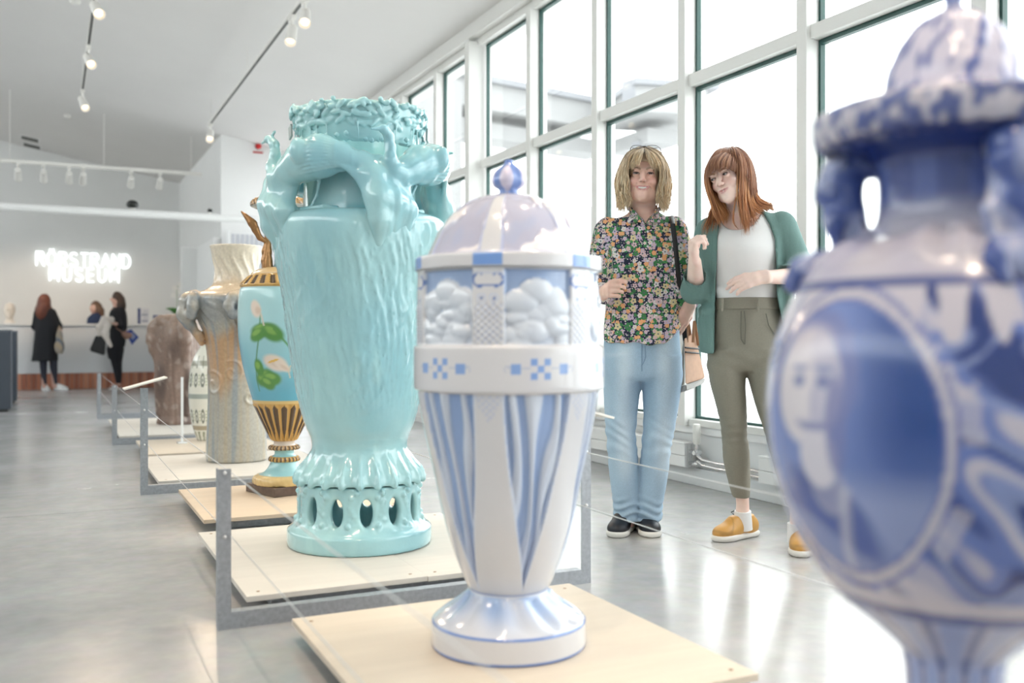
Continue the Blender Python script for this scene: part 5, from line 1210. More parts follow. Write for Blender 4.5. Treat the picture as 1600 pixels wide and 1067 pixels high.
    w = Field((-.2, -.2, .95), (.24, .2, 1.06), .0045); w.loft(fr.rows([(466, 1114.5, 1217.5, -.002, .125), (484, 1112.5, 1220.5, 0, .126)]), .0); V, Q = w.mesh(); npmesh('waistband', V, Q, M_ol, t)
    for u, v0 in ((1129, 466), (1185, 467)):
        B().tube(fr.chain([(u, v0, -.128), (u - .5, v0 + 10, -.131), (u - 1, v0 + 20, -.129)]), .0055, 8, flat=.9).done('belt_loop', M_ol, t)
    b = B(); b.tube(fr.chain([(1163, 486, -.128), (1165, 510, -.131), (1164, 538, -.128)]), .002, 6); b.tube(fr.chain([(1158, 486, -.128), (1157.5, 515, -.132), (1158, 530, -.129), (1163, 538, -.128)]), .002, 6); b.tube(fr.chain([(1197, 490, -.118), (1201, 508, -.112), (1210, 522, -.094)]), .0025, 6)
    b.done('fly_and_pocket_seams', mat('olive_stitch', (.15, .14, .11), .8), t)
    # cardigan: open front, elbow-length sleeves
    c = Field((-.40, -.30, .78), (.36, .26, 1.42), .0066)
    rows = fr.rows([(329, 1140, 1186, .02, .085), (339, 1112, 1214, .012, .108), (350, 1102, 1226, .008, .122), (368, 1097, 1230, .004, .132), (400, 1098, 1232, 0, .142), (440, 1100, 1236, 0, .138), (475, 1097, 1240, -.01, .132), (510, 1091, 1240, -.015, .132), (551, 1092, 1236, -.015, .134)])
    c.loft(rows, .02)
    # folds of the loose front panels
    c.add(lambda X, Y, Z: -.010 * np.sin(X * 85 + .8 * np.sin(Z * 9)) * smooth01(.09, .14, X) - .006 * np.sin(X * 60 + 2 * np.sin(Z * 7)) * smooth01(-.10, -.14, X), (-.3, -.25, .8), (.3, .2, 1.3), 0, 'd', 0)
    zz = [L(1120, v, -.13)[2] for v in (552, 502, 459, 416, 373, 349, 326)]
    xl = [L(u, v, -.13)[0] for u, v in ((1115, 552), (1116, 502), (1118, 459), (1119, 416), (1120, 373), (1122, 350), (1136, 326))]; xr = [L(u, v, -.13)[0] for u, v in ((1236, 552), (1224, 502), (1214, 459), (1214, 416), (1212, 373), (1203, 350), (1188, 326))]
    def front(X, Y, Z): return np.maximum(np.maximum(np.interp(Z, zz, xl) - X, X - np.interp(Z, zz, xr)), Y - .03) + 0 * Y
    c.add(front, (-.2, -.3, .7), (.25, .03, 1.42), .006, 's')
    c.chain([aL[0] + (-.004, 0, .0), aL[1] + (0, .01, -.006), (aL[1] * .60 + aL[2] * .40)], [.061, .060, .052], .02); c.chain([aR[0] + (.004, 0, .004), aR[1] + (.005, .005, 0), (aR[1] * .62 + aR[2] * .38)], [.062, .060, .052], .02)
    e1 = aL[1] * .52 + aL[2] * .48; e2 = aR[1] * .55 + aR[2] * .45
    c.chain([e1, aL[2] + (0, 0, .03)], [.043, .06], .003, 's'); c.chain([e2, aR[2] + (-.04, 0, 0)], [.042, .06], .003, 's')
    c.chain([L(1163, 352, .0), L(1155, 318, -.01)], [.064, .075], .006, 's')
    c.add(lambda X, Y, Z: .0035 * sn(X * 30, Y * 30, Z * 14, 1, 34) - .006 * np.exp(-((X + .195) / .04) ** 2 - ((Z - 1.0) / .05) ** 2) * np.sin(Z * 130), (-.4, -.28, .8), (.36, .25, 1.4), 0, 'd', 0)
    V, Q = c.mesh(); V = relax(V, Q, 1)
    mk = mat('green_knit', (.155, .265, .245), .85, noise=.05, nscale=200); nt = mk.node_tree; N, K = nt.nodes, nt.links
    tc = N.new('ShaderNodeTexCoord'); wv = N.new('ShaderNodeTexWave'); wv.bands_direction = 'X'; wv.inputs['Scale'].default_value = 55; wv.inputs['Distortion'].default_value = .6; bp = N.new('ShaderNodeBump'); bp.inputs['Strength'].default_value = .25; bp.inputs['Distance'].default_value = .003
    K.new(tc.outputs['Object'], wv.inputs['Vector']); K.new(wv.outputs['Color'], bp.inputs['Height']); K.new(bp.outputs['Normal'], N['Principled BSDF'].inputs['Normal'])
    npmesh('cardigan', V, Q, mk, t)
    # socks and mustard shoes
    for pts, r in (([(1160.5, 798, .11), (1161, 826, .12)], (.035, .041)), ([(1244.5, 817, -.095), (1246, 846, -.09)], (.036, .041))):
        B().tube(fr.chain(pts), list(r), 24).done('sock', mat('white_sock', (.82, .82, .82), .9, bump=.1, bscale=300), t, smooth=True)
    mu = (.62, .33, .085)
    shoe(fr, G(1117, 847), G(1183, 835), 'shoe', mu, (.74, .72, .66), (.76, .74, .68), t, .043)
    shoe(fr, G(1252, 872), G(1247, 848), 'shoe', mu, (.74, .72, .66), (.76, .74, .68), t, .043)
    # hair
    rnd = np.random.default_rng(9); C = fr.chain
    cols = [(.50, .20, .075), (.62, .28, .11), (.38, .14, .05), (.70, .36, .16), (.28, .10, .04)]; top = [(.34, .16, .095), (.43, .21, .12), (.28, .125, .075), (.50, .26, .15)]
    crown = [C(g) for g in ([(1141, 236, .0), (1130, 233, -.06), (1116, 240, -.12), (1106, 258, -.14)], [(1142, 234, .0), (1144, 231, -.06), (1150, 235, -.13), (1155, 252, -.165)], [(1142, 234, .0), (1153, 232, -.03), (1165, 242, -.07), (1172, 262, -.09), (1174, 288, -.10), (1174, 310, -.11)], [(1142, 234, .01), (1156, 234.5, .0), (1170, 247, -.005), (1176, 268, -.02), (1178, 290, -.04), (1180, 312, -.05)], [(1142, 234, .02), (1157, 236, .04), (1170, 249, .05), (1178, 270, .04), (1181, 292, .03), (1184, 314, .03)])]
    bang = [C(g) for g in ([(1142, 237, -.05), (1118, 243, -.10), (1105, 262, -.135), (1104, 287, -.155)], [(1143, 236, -.05), (1122, 242, -.13), (1110, 256, -.18), (1109, 276, -.205)], [(1144, 235, -.05), (1128, 241, -.15), (1118, 254, -.205), (1116, 272, -.225)],
            [(1145, 235, -.05), (1136, 241, -.15), (1128, 253, -.205), (1127, 268, -.225)], [(1146, 235, -.05), (1144, 242, -.14), (1140, 254, -.19), (1139, 265, -.21)], [(1147, 236, -.05), (1151, 244, -.12), (1152, 256, -.155), (1153, 274, -.165)])]
    lf = [C(g) for g in ([(1140, 237, -.05), (1116, 246, -.09), (1105, 268, -.12), (1106, 292, -.13), (1113, 318, -.13), (1119, 338, -.14), (1124, 350, -.15)], [(1140, 237, -.03), (1113, 248, -.06), (1104, 270, -.08), (1108, 298, -.09), (1118, 322, -.11), (1128, 338, -.135), (1134, 350, -.15)],
          [(1143, 237, .0), (1118, 247, .0), (1112, 272, -.02), (1118, 300, -.04), (1130, 322, -.08), (1137, 335, -.11), (1132, 349, -.14)], [(1143, 237, .02), (1120, 250, .03), (1118, 290, .02), (1115, 325, .0), (1104, 348, -.05), (1097, 360, -.09), (1096, 378, -.13)])]
    rt = [C(g) for g in ([(1147, 236, -.05), (1152, 246, -.13), (1155, 264, -.155), (1155, 290, -.15), (1156, 318, -.145), (1160, 345, -.15), (1164, 366, -.155)], [(1148, 236, -.04), (1158, 248, -.10), (1162, 268, -.12), (1163, 295, -.125), (1164, 322, -.135), (1168, 345, -.145), (1167, 370, -.155)],
          [(1149, 236, -.02), (1165, 248, -.05), (1171, 270, -.06), (1172, 298, -.07), (1175, 318, -.085), (1183, 328, -.09), (1196, 330, -.085)], [(1149, 236, .01), (1169, 250, .0), (1175, 274, .0), (1177, 298, -.01), (1186, 314, -.02), (1200, 320, -.02), (1214, 322, .0)],
          [(1147, 236, .04), (1168, 250, .06), (1174, 275, .07), (1176, 300, .06), (1184, 316, .05), (1200, 322, .06), (1210, 330, .09)])]
    bk = [rt[-1], C([(1144, 237, .06), (1148, 250, .10), (1150, 280, .12), (1152, 310, .12), (1155, 335, .13), (1156, 360, .15), (1156, 380, .16)]), C([(1142, 237, .05), (1126, 250, .08), (1124, 285, .09), (1122, 320, .10), (1122, 345, .12), (1120, 365, .14), (1120, 380, .15)])]
    wisp = [C(g) for g in ([(1148, 262, -.15), (1150, 300, -.15), (1146, 325, -.14), (1145, 345, -.15), (1153, 358, -.155)], [(1150, 262, -.15), (1152, 300, -.15), (1148, 325, -.145), (1147, 347, -.155), (1155, 359, -.155)])]
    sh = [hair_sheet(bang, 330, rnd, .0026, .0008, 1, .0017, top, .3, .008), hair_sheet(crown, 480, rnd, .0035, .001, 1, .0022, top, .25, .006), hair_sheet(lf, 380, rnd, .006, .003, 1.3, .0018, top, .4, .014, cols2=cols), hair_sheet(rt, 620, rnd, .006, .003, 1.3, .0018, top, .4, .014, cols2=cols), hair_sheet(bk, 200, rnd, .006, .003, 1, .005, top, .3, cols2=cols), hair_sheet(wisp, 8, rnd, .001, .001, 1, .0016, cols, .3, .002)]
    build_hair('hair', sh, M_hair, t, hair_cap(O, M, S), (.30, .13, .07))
    return fr, t
frB, pB = woman_cardigan()

# ---- things the two women carry
L = frA.L
sg = thing('eyeglasses', 'thin-framed glasses pushed up on the blonde hair', 'glasses', frA.p, frA.rz)
mf = mat('dark_glasses_frame', (.10, .09, .10), .3, metal=.3)
b = B()
for a, c in ((987, 1003), (1010, 1028)):
    m_ = (a + c) / 2; h = (c - a) / 2
    b.tube([L(m_ + h * math.cos(q), 229.5 - 2.6 * math.sin(q), -.075 + .02 * math.sin(q)) for q in [2 * PI * i / 20 for i in range(21)]], .0012, 6, False)
b.tube([L(1003, 229, -.075), L(1006.5, 228, -.075), L(1010, 229, -.075)], .0012, 6); b.done('frame', mf, sg)
for u0, u1 in ((987, 983), (1028, 1036)): B().tube([L(u0, 229.5, -.075), L(u0 + (u1 - u0) * .4, 231, -.06), L(u1, 246, .0), L(u1 + (u1 - u0) * .2, 256, .02)], .0016, 6).done('temple', mf, sg)
for a, c in ((987, 1003), (1010, 1028)):
    m_ = (a + c) / 2; h = (c - a) / 2
    q = B(); bm = q.bm; vs = [bm.verts.new(L(m_ + h * .97 * math.cos(k), 229.5 - 2.5 * math.sin(k), -.075 + .02 * math.sin(k))) for k in [2 * PI * i / 20 for i in range(20)]]; bm.faces.new(vs); q.done('lens', glass_mat('spectacle_lens', (.95, .97, .98)), sg)
bg_ = thing('shoulder_bag', 'tan, cream and grey leather bag hanging between the two women', 'bag', frA.p, frA.rz)
def hull(name, pts, m, parent, bev=.004):
    q = B(); bm = q.bm
    for p in pts: bm.verts.new(p)
    bmesh.ops.convex_hull(bm, input=bm.verts)
    bmesh.ops.bevel(bm, geom=list(bm.edges), offset=bev, segments=2, affect='EDGES')
    return q.done(name, m, parent, smooth=True)
mt, mc, mg_ = mat('tan_leather', (.46, .25, .14), .5, noise=.08, nscale=40), mat('cream_leather', (.68, .62, .53), .5, noise=.04, nscale=30), mat('grey_leather', (.40, .39, .37), .5)
hull('tan_panel', [L(1069, 528, .02), L(1086, 520, .10), L(1071, 600, -.02), L(1102, 590, .16), L(1076, 525, .10), L(1071, 600, .14), L(1080, 600, .2)], mt, bg_)
hull('cream_gusset', [L(1067, 536, .03), L(1069, 530, .03), L(1070, 600, -.025), L(1058, 608, .0), L(1062, 590, .12), L(1068, 535, .10)], mc, bg_)
hull('grey_base', [L(1057, 606, .0), L(1057, 614, .0), L(1072, 601, -.03), L(1073, 611, -.03), L(1103, 590, .16), L(1100, 599, .16), L(1063, 605, .14), L(1063, 610, .14)], mg_, bg_)
B().tube([L(1071, 535, .04), L(1068, 505, .04), L(1064, 470, .02), L(1059, 420, -.085), L(1055, 380, -.125), L(1051, 350, -.125), L(1049, 338, -.05), L(1050, 340, .05), L(1058, 400, .14), L(1070, 500, .12), L(1078, 528, .1)], .0105, 8, flat=.35).done('shoulder_strap', mat('black_leather_strap', (.012, .012, .014), .4), bg_, smooth=True)
for us in (1073, 1083): B().tube([L(us, 535, .04), L(us + 1, 515, .05), L(us + 2, 502, .06), L(us + 5, 520, .09), L(us + 8, 540, .1)], .007, 8, flat=.4).done('handle', mt, bg_, smooth=True)
for vv in (544, 551): B().tube([L(1071, vv - 1, .0), L(1080, vv, .02), L(1092, vv + 1, .09)], .004, 8).done('tie_band', MATS['black_leather_strap'], bg_, smooth=True)
# ================================================================ TRACK LIGHTING
def atc(u, v):                                       # where the view ray meets the sloping ceiling
    d = ray(u, v); t = (3.785 - CAMH + .1817 * 2.227) / (d[2] + .1817 * d[0]); return Vector((t * d[0], t * d[1], CAMH + t * d[2]))
M_lampw = mat('lamp_white_enamel', (.82, .80, .76), .4)
M_lampin = mat('lamp_lens_warm', (1, .9, .75), .3, emit=.7, emitcol=(1, .80, .58))
M_track = mat('track_grey_slot', (.10, .10, .10), .5)
def make_track(x, z, y0, y1, label):
    t = thing('lighting_track', label, 'light track', (x, (y0 + y1) / 2, z), 0, 'grey lighting tracks'); h = (y1 - y0) / 2
    B().box(-.018, .018, -h, h, .004, .034, .002).done('rail', M_lampw, t)
    B().box(-.011, .011, -h + .01, h - .01, -.001, .006).done('conductor_slot', M_track, t)
    n = int((y1 - y0) / 2.2) + 1
    for k in range(n):
        yy = -h + .2 + (2 * h - .4) * k / (n - 1); B().tube([(0, yy, .03), (0, yy, ceil_z(x) - z + .02)], .0025, 6).done('suspension_rod', M_lampw, t)
    return t
T1X, T1Z, T2X, T2Z = 1.83, 3.55, .34, 3.70
make_track(T1X, T1Z, -2.5, 12.75, 'ceiling lighting track nearer the windows')
make_track(T2X, T2Z, -2.5, 12.3, 'ceiling lighting track over the hall, left of the vases')
def spot(x, y, z, aim, label, power, group='white track spotlights'):
    t = thing('track_spotlight', label, 'spotlight', (x, y, z), 0, group)
    d = (Vector(aim) - Vector((x, y, z - .12))).normalized(); q = Vector((0, 0, -1)).rotation_difference(d).to_euler()
    B().box(-.02, .02, -.07, .07, -.035, -.0012, .004).cyl((0, 0, -.075), .012, .045, 2, 12).done('adapter', M_lampw, t)
    hd = B().lathe([(.030, .07), (.040, .06), (.042, -.02), (.045, -.08), (.050, -.14), (.046, -.14), (.040, -.09)], 24).done('lamp_head', M_lampw, t, smooth=True, loc=(0, 0, -.13), rot=q)
    B().cyl((0, 0, -.115), .036, .004, 2, 24).done('lens', M_lampin, hd)
    if power:
        l = bpy.data.lights.new('spot_beam', 'SPOT'); l.energy = power * .36; l.color = (1, .78, .56); l.spot_size = math.radians(46); l.spot_blend = .6; l.shadow_soft_size = .035
        o = bpy.data.objects.new('spot_beam', l); COL.objects.link(o); o.parent = hd; o.location = (0, 0, -.155)
    return t
for i, (u, v, ty) in enumerate(((327, 196, 9.4), (458, 26, 6.4), (486, 0, 5.0))):
    p = atz(u, v, T1Z); spot(T1X, min(p.y, 12.6), T1Z, (1.1, ty, .9), ('white track spotlight at the far end of the window-side track', 'white track spotlight hanging second from the far end of the window-side track', 'white track spotlight on the window-side track, cut by the top of the picture')[i], 90)
for i, (u, v, ty) in enumerate(((125, 172, 9.4), (138, 72, 6.4), (150, -12, 5.0))):
    p = atz(u, v, T2Z); spot(T2X, min(p.y, 12.1), T2Z, (1.1, ty, .9), ('white track spotlight at the far end of the hall track, left of the vases', 'white track spotlight with dark lens in the middle of the hall track', 'white track spotlight at the top edge of the picture on the hall track')[i], 110)
for x, z, nm, w, L_ in ((T1X, T1Z, 'window-side', 80, ((5.2, 5.0, 'lily urn'), (3.9, 3.66, 'peacock vase'), (2.5, 2.3, 'tree-panel vase'), (1.1, .9, 'portrait urn'))),
                        (T2X, T2Z, 'hall-side', 110, ((6.2, 6.4, 'ram-head vase'), (4.9, 5., 'lily urn'), (4.3, 3.66, 'peacock vase'), (3.4, 3.66, 'peacock vase, nearer of two'), (2.0, 2.3, 'tree-panel vase'), (1.2, 2.3, 'tree-panel vase, nearer of two'), (.5, .9, 'portrait urn'), (-.4, .9, 'portrait urn, nearer of two')))):
    for y, ty, nm2 in L_: spot(x, y, z, (1.1, ty, 1.0), 'white spotlight above the picture on the %s track, lighting the %s' % (nm, nm2), w)
# small white track across the reception
t = thing('reception_track', 'thin white lighting track across the reception', 'light track', (.5, 15.0, 3.27))
B().box(-3.6, 1.55, -.02, .02, 0, .05, .003).done('rail', M_lampw, t)
for k in range(5): B().tube([(-3.4 + 1.2 * k, 0, .04), (-3.4 + 1.2 * k, 0, ceil_z(-2.9 + 1.2 * k) - 3.26)], .004, 6).done('suspension_rod', M_lampw, t)
for u, lab in ((28, 'leftmost small white spotlight on the reception track'), (68, 'second small white spotlight from the left on the reception track'), (108, 'third small white spotlight from the left on the reception track'), (130, 'fourth small white spotlight from the left on the reception track'), (205, 'fifth small white spotlight from the left on the reception track'), (250, 'rightmost small white spotlight on the reception track')):
    p = aty(u, 262, 15.0); spot(p.x, 15.0, 3.27, (p.x, 18.6, 1.2), lab, 55, 'small reception spotlights')
for k, x in enumerate((-3.0, -2.1, -1.35)): spot(x, 15.0, 3.27, (x + .6, 18.6, 1.2), 'small white reception spotlight left of the picture, ' + ('farthest from the bust', 'middle one', 'closest to the bust')[k], 55, 'small reception spotlights')
# ================================================================ RECEPTION
pipe = tag(B().tube([(-5.45, 13.2, 2.44), (3.28, 13.2, 2.44)], .052, 20).done('ventilation_pipe', mat('pipe_white', (.84, .84, .83), .3), smooth=True), 'long white round pipe crossing the hall above the reception', 'pipe')
for u, r, lab in ((207, .075, 'black dome camera on the white pipe'), (328, .035, 'small black camera on the white pipe near the corner wall')):
    p = aty(u, 325, 13.2); c = thing('dome_camera', lab, 'camera', (p.x, 13.2, 2.492)); B().cyl((0, 0, 0), r * .6, .02, 2, 20).done('mount', M_lampw, c)
    B().ball((0, 0, .02 + r * .55), r, 20, (1, 1, .8)).done('dome', mat('black_plastic', (.015, .018, .015), .25), c, smooth=True)
for u, v in ((47, 218), (50, 229)):
    p = atc(u, v - 2); c = thing('ceiling_vent', 'dark slot vent in the ceiling near the back wall, ' + ('nearer of two' if v < 220 else 'closer to the back wall'), 'vent', (p.x, p.y, p.z - .004)); c.rotation_euler = (0, math.atan(.1817), 0)
    B().box(-.15, .15, -.16, .16, -.012, .0).done('frame', M_white, c)
    for k in range(4): B().box(-.13, .13, -.14 + .075 * k, -.09 + .075 * k, -.016, -.0125).done('slot', mat('vent_dark', (.06, .06, .05), .6), c)
for u, v, lab in ((117, 0, 'round white smoke detector at the top edge of the ceiling'), (105, 180, 'round white smoke detector on the far ceiling beside the hall track')):
    p = atc(u, v); c = thing('smoke_detector', lab, 'smoke detector', (p.x, p.y, p.z)); B().lathe([(.055, -.001), (.055, -.02), (.04, -.04), (.015, -.045)], 24).done('housing', M_lampw, c, smooth=True); B().cyl((0, 0, -.049), .012, .004, 2, 12).done('sensor', M_white, c)
p = aty(403, 229, 14.34); c = thing('fire_bell', 'red fire alarm bell with a red plate on the white corner wall', 'alarm', (p.x, 14.338, p.z))
mr = mat('signal_red', (.55, .02, .02), .35); B().tube([(0, -.001, 0), (0, -.03, 0)], .02, 16).done('mount', mr, c)
B().tube([(0, -.025, 0), (0, -.05, 0), (0, -.07, 0)], [.045, .043, .02], 24).done('gong', mr, c, smooth=True); B().box(-.072, .072, -.006, 0, -.098, -.075, .002).done('plate', mr, c)
# sign of glass tubes
M_neon = mat('neon_white', (1, 1, 1), .3, emit=.75, emitcol=(.90, 1.0, 1.0))
sign = thing('neon_sign', 'glowing white neon lettering on the back wall above the reception', 'sign', (0, YB - .05, 0))
def arc(cx, cy, rx, ry, a0, a1, n=12): return [(cx + rx * math.cos(math.radians(a0 + (a1 - a0) * i / n)), cy + ry * math.sin(math.radians(a0 + (a1 - a0) * i / n))) for i in range(n + 1)]
GL = {'R': [[(0, 0), (0, 1)], [(0, 1)] + arc(.42, .76, .26, .24, 90, -90) + [(0, .52)], [(.34, .52), (.70, 0)]],
      'O': [arc(.42, .5, .42, .5, 0, 360, 24)], 'S': [arc(.34, .75, .32, .25, 20, 270)[:] + arc(.34, .25, .34, .25, 90, -160)], 'T': [[(0, 1), (.72, 1)], [(.36, 1), (.36, 0)]],
      'A': [[(0, 0), (.40, 1), (.80, 0)], [(.14, .34), (.66, .34)]], 'N': [[(0, 0), (0, 1), (.68, 0), (.68, 1)]], 'D': [[(0, 0), (0, 1)] + arc(.26, .5, .46, .5, 90, -90, 16) + [(0, 0)]],
      'M': [[(0, 0), (0, 1), (.42, .25), (.84, 1), (.84, 0)]], 'U': [[(0, 1)] + arc(.35, .33, .35, .33, 180, 360, 14) + [(.70, 1)]], 'E': [[(.62, 1), (0, 1), (0, 0), (.62, 0)], [(0, .52), (.55, .52)]]}
GL['Ö'] = GL['O'] + [arc(.26, 1.17, .035, .035, 0, 360, 8), arc(.58, 1.17, .035, .035, 0, 360, 8)]
def neon(word, ul, ur, vt, vb):
    a, b_ = aty(ul, (vt + vb) / 2, YB), aty(ur, (vt + vb) / 2, YB); m = (ul + ur) / 2; z1, z0 = aty(m, vt, YB).z, aty(m, vb, YB).z; H_ = z1 - z0
    KX = .70; ws = [KX * max(q[0] for s_ in GL[ch] for q in s_) for ch in word]; gap = (b_.x - a.x - sum(ws) * H_) / (len(word) - 1); x = a.x
    for ch, w in zip(word, ws):
        q = B()
        for s_ in GL[ch]:
            pp = [(x + H_ * px * KX, 0, z0 + H_ * pz) for px, pz in s_]
            if len(pp) <= 6:
                for i_ in range(len(pp) - 1): q.tube(pp[i_:i_ + 2], .0130, 8); q.ball(pp[i_ + 1], .0130, 8)
            else: q.tube(pp, .0130, 8)
        q.done('letter', M_neon, sign); x += w * H_ + gap
neon('RÖRSTRAND', 57, 203, 396, 417); neon('MUSEUM', 78, 185, 420, 440)
for u in (70, 130, 190): p = aty(u, 418, YB); B().cyl((p.x, .0, p.z), .006, .05, 1, 8).done('standoff', M_white, sign)
# counter on a brick foot
ct = thing('reception_counter', 'long white reception counter on a brick foot', 'counter', (.4, 17.6, 0))
x0, x1 = -1.75, 1.65
B().box(x0, x1, -.28, .28, .262, 1.04, .004).done('front_panel', mat('counter_white', (.80, .81, .83), .4), ct); B().box(x0 - .02, x1 + .02, -.32, .30, 1.0405, 1.075, .004).done('countertop', M_white, ct)
B().box(x0 + .03, x1 - .03, -.235, .24, 0, .26).done('mortar_core', mat('mortar', (.38, .33, .30), .8), ct)
mb = [mat('brick_%d' % i, c_, .75, noise=.12, nscale=30) for i, c_ in enumerate([(.52, .21, .13), (.60, .28, .18), (.42, .16, .105)])]
protos = [B().box(-.031, .031, -.03, .0, .004, .258, .003).done('brick', m_, ct) for m_ in mb]
nb_ = int((x1 - x0 - .06) / .070)
for k in range(nb_):
    o = protos[k] if k < 3 else protos[(k * 7 + k // 3) % 3].copy()
    if k >= 3: COL.objects.link(o)
    o.parent = ct; o.location = (x0 + .065 + .070 * k, -.236 - .003 * (k % 2), 0)
# things on the counter
p = aty(15, 505, 17.55); st_ = mat('pale_plaster', (.70, .64, .57), .6, noise=.04, nscale=25)
bu = thing('plaster_bust', 'pale plaster head standing on the left end of the counter', 'bust', (p.x, 17.55, 1.0770), face(p.x, 17.55))
V, Q, c_, e_, l_, m_ = make_head(np.array([0, 0, .215]), rotm(0, 0, 0), False, (.7, .6, .5), (.7, .6, .5), (np.array([0, .012, .14]), np.array([0, .012, .085]), .05, .055), S=1.12, res=.0045)
bpy.data.objects.remove(l_.done('lash', None)); npmesh('head', V, Q, st_, bu); B().lathe([(.085, 0), (.085, .02), (.065, .03), (.060, .07), (.05, .08)], 28).done('base', st_, bu, smooth=True)
def standing(u0, u1, v, dep, col, nm, lab, cat, tilt=-.15, fcol=None):
    a, b_ = aty(u0, 505, 17.45), aty(u1, 505, 17.45); h = (505 - v) * 16.1 / 1500; w = b_.x - a.x
    t = thing(nm, lab, cat, ((a.x + b_.x) / 2, 17.45, 1.0765)); t.rotation_euler = (0, 0, -.1)
    B().box(-w / 2, w / 2, 0, dep, 0, h, .003).done('cover', mat(nm + '_cover_%d' % u0, col, .4), t)
    B().box(-w / 2 + .002, -w / 2 + .045, -.003, -.0005, .002, h - .002).done('spine_band', mat('navy_print', (.03, .05, .18), .4), t)
    if fcol:
        for k in range(4): B().box(-w / 2 + .065 + .03 * (k % 2), w / 2 - .02, -.003, -.0005, h * (.12 + .2 * k), h * (.25 + .2 * k)).done('printed_patch', mat('grey_print_%d' % (k % 2), ((.36, .38, .46), (.6, .6, .64))[k % 2], .5), t)
standing(215, 233, 480, .03, (.72, .72, .74), 'standing_book', 'blue-spined pale book standing upright on the counter', 'book', fcol=1)
standing(239, 262, 491, .10, (.05, .08, .26), 'brochure_box', 'low navy blue brochure box at the right end of the counter', 'box')
p = aty(286, 505, 17.5); oc = thing('potted_orchid', 'white orchid with dark green leaves at the right end of the counter', 'plant', (min(p.x, 2.0), 17.5, 1.0765))
B().lathe([(.055, 0), (.06, .02), (.075, .13), (.08, .135), (.07, .13)], 24).done('pot', M_white, oc, smooth=True)
mgl, mpt = mat('orchid_leaf', (.06, .20, .04), .4), mat('orchid_petal', (.85, .85, .82), .6)
for k, (a, l) in enumerate(((2.9, .20), (.2, .16), (1.4, .15), (3.6, .14))):
    B().tube([(0, 0, .13), (math.cos(a) * l * .5, math.sin(a) * l * .5, .26), (math.cos(a) * l, math.sin(a) * l, .27)], [.012, .035, .004], 8, flat=1.).done('leaf', mgl, oc, smooth=True)
for sx in (-.02, .17):
    B().tube([(0, 0, .13), (sx * .6, 0, .4), (sx, 0, .62), (sx + .04, 0, .70)], .005, 6).done('stem', mgl, oc)
    for k in range(4):
        c3 = Vector((sx + (-.05, .05, -.03, .06)[k], -.02, .50 + .06 * k)); q = B()
        for j in range(5): a = 2 * PI * j / 5; q.ball(c3 + Vector((.025 * math.cos(a), 0, .025 * math.sin(a))), .022, 8, (1, .3, 1))
        q.done('flower', mpt, oc, smooth=True)
# dark info cabinets at the left edge
mk_ = mat('slate_blue_laminate', (.055, .066, .085), .35, noise=.08, nscale=6); ml_ = mat('slate_blue_edge', (.12, .135, .16), .3)
for (xa, xb, ya, yb, h, lab) in ((-1.15, -.405, 12.45, 12.95, .942, 'dark slate info cabinet cut by the left edge of the picture'), (-.80, -.388, 13.98, 14.4, .938, 'dark slate info cabinet standing just behind the nearer one')):
    t = thing('info_cabinet', lab, 'cabinet', ((xa + xb) / 2, (ya + yb) / 2, 0), 0, 'dark slate cabinets'); w, d = (xb - xa) / 2, (yb - ya) / 2
    B().box(-w, w, -d, d, .03, h - .02, .003).done('body', mk_, t); B().box(-w - .005, w + .005, -d - .005, d + .005, h - .0195, h, .003).done('top', ml_, t); B().box(-w + .03, w - .03, -d + .03, d - .03, 0, .0295).done('base', mat('black_base', (.02, .02, .02), .5), t)
    B().box(-w + .02, w - .02, -d - .003, -d - .0005, .06, h - .05).done('door', mk_, t)
# slatted screen under the pipe
a, b_ = aty(357, 365, 14.1), aty(440, 365, 14.1)
sc_ = thing('slat_screen', 'grey vertical slat screen with a white post under the pipe', 'screen', (a.x, 14.1, 0))
B().box(-.02, .02, -.02, .02, 0, 2.38, .003).done('post', M_white, sc_); B().box(.0205, .85, -.015, .015, 2.33, 2.36).done('rail', M_white, sc_)
for k in range(12): B().box(.045 + .066 * k, .09 + .066 * k, -.008, .008, .15, 2.3295).done('slat', mat('slat_grey', (.50, .51, .55), .5), sc_)
B().box(.0205, .85, -.015, .015, .11, .1495).done('bottom_rail', M_white, sc_)
# ================================================================ RADIATORS
M_rad = mat('radiator_white', (.83, .83, .82), .35); M_chrome = mat('chrome', (.75, .75, .76), .12, metal=1)
def radiator(y0, y1, label, ends):
    h = (y1 - y0) / 2; t = thing('radiator', label, 'radiator', (3.30, (y0 + y1) / 2, 0), 0, 'low white radiators')
    for z0, z1 in ((.112, .176), (.179, .243)): B().box(0, .012, -h, h, z0, z1, .003).done('front_plate', M_rad, t)
    B().box(.013, .078, -h + .012, h - .012, .116, .236).done('core', M_rad, t); B().box(-.004, .08, -h, h, .2435, .253, .002).done('top_grille', M_rad, t)
    for sgn in ends:
        for k in range(6): B().box(.014 + .011 * k, .020 + .011 * k, sgn * h - sgn * .011, sgn * h, .112, .243).done('end_fin', M_rad, t)
    for yy in (-h * .7, h * .7): B().box(.03, .05, yy - .02, yy + .02, 0, .115).done('foot', M_rad, t)
    return t
r1 = radiator(4.56, 7.5, 'low white radiator behind the blonde woman', (-1, 1)); radiator(1.0, 3.92, 'low white radiator by the window right of the red-haired woman', (1,))
rl = r1.location
def rp(y, z, x=.04): return Vector((x, y - rl.y, z))
B().tube([rp(4.50, .20), rp(4.50, .25)], .012, 12).done('valve_stem', M_chrome, r1, smooth=True); B().tube([rp(4.50, .25), rp(4.50, .262), rp(4.50, .36), rp(4.50, .366)], [.017, .022, .021, .017], 20).done('thermostat', M_lampw, r1, smooth=True)
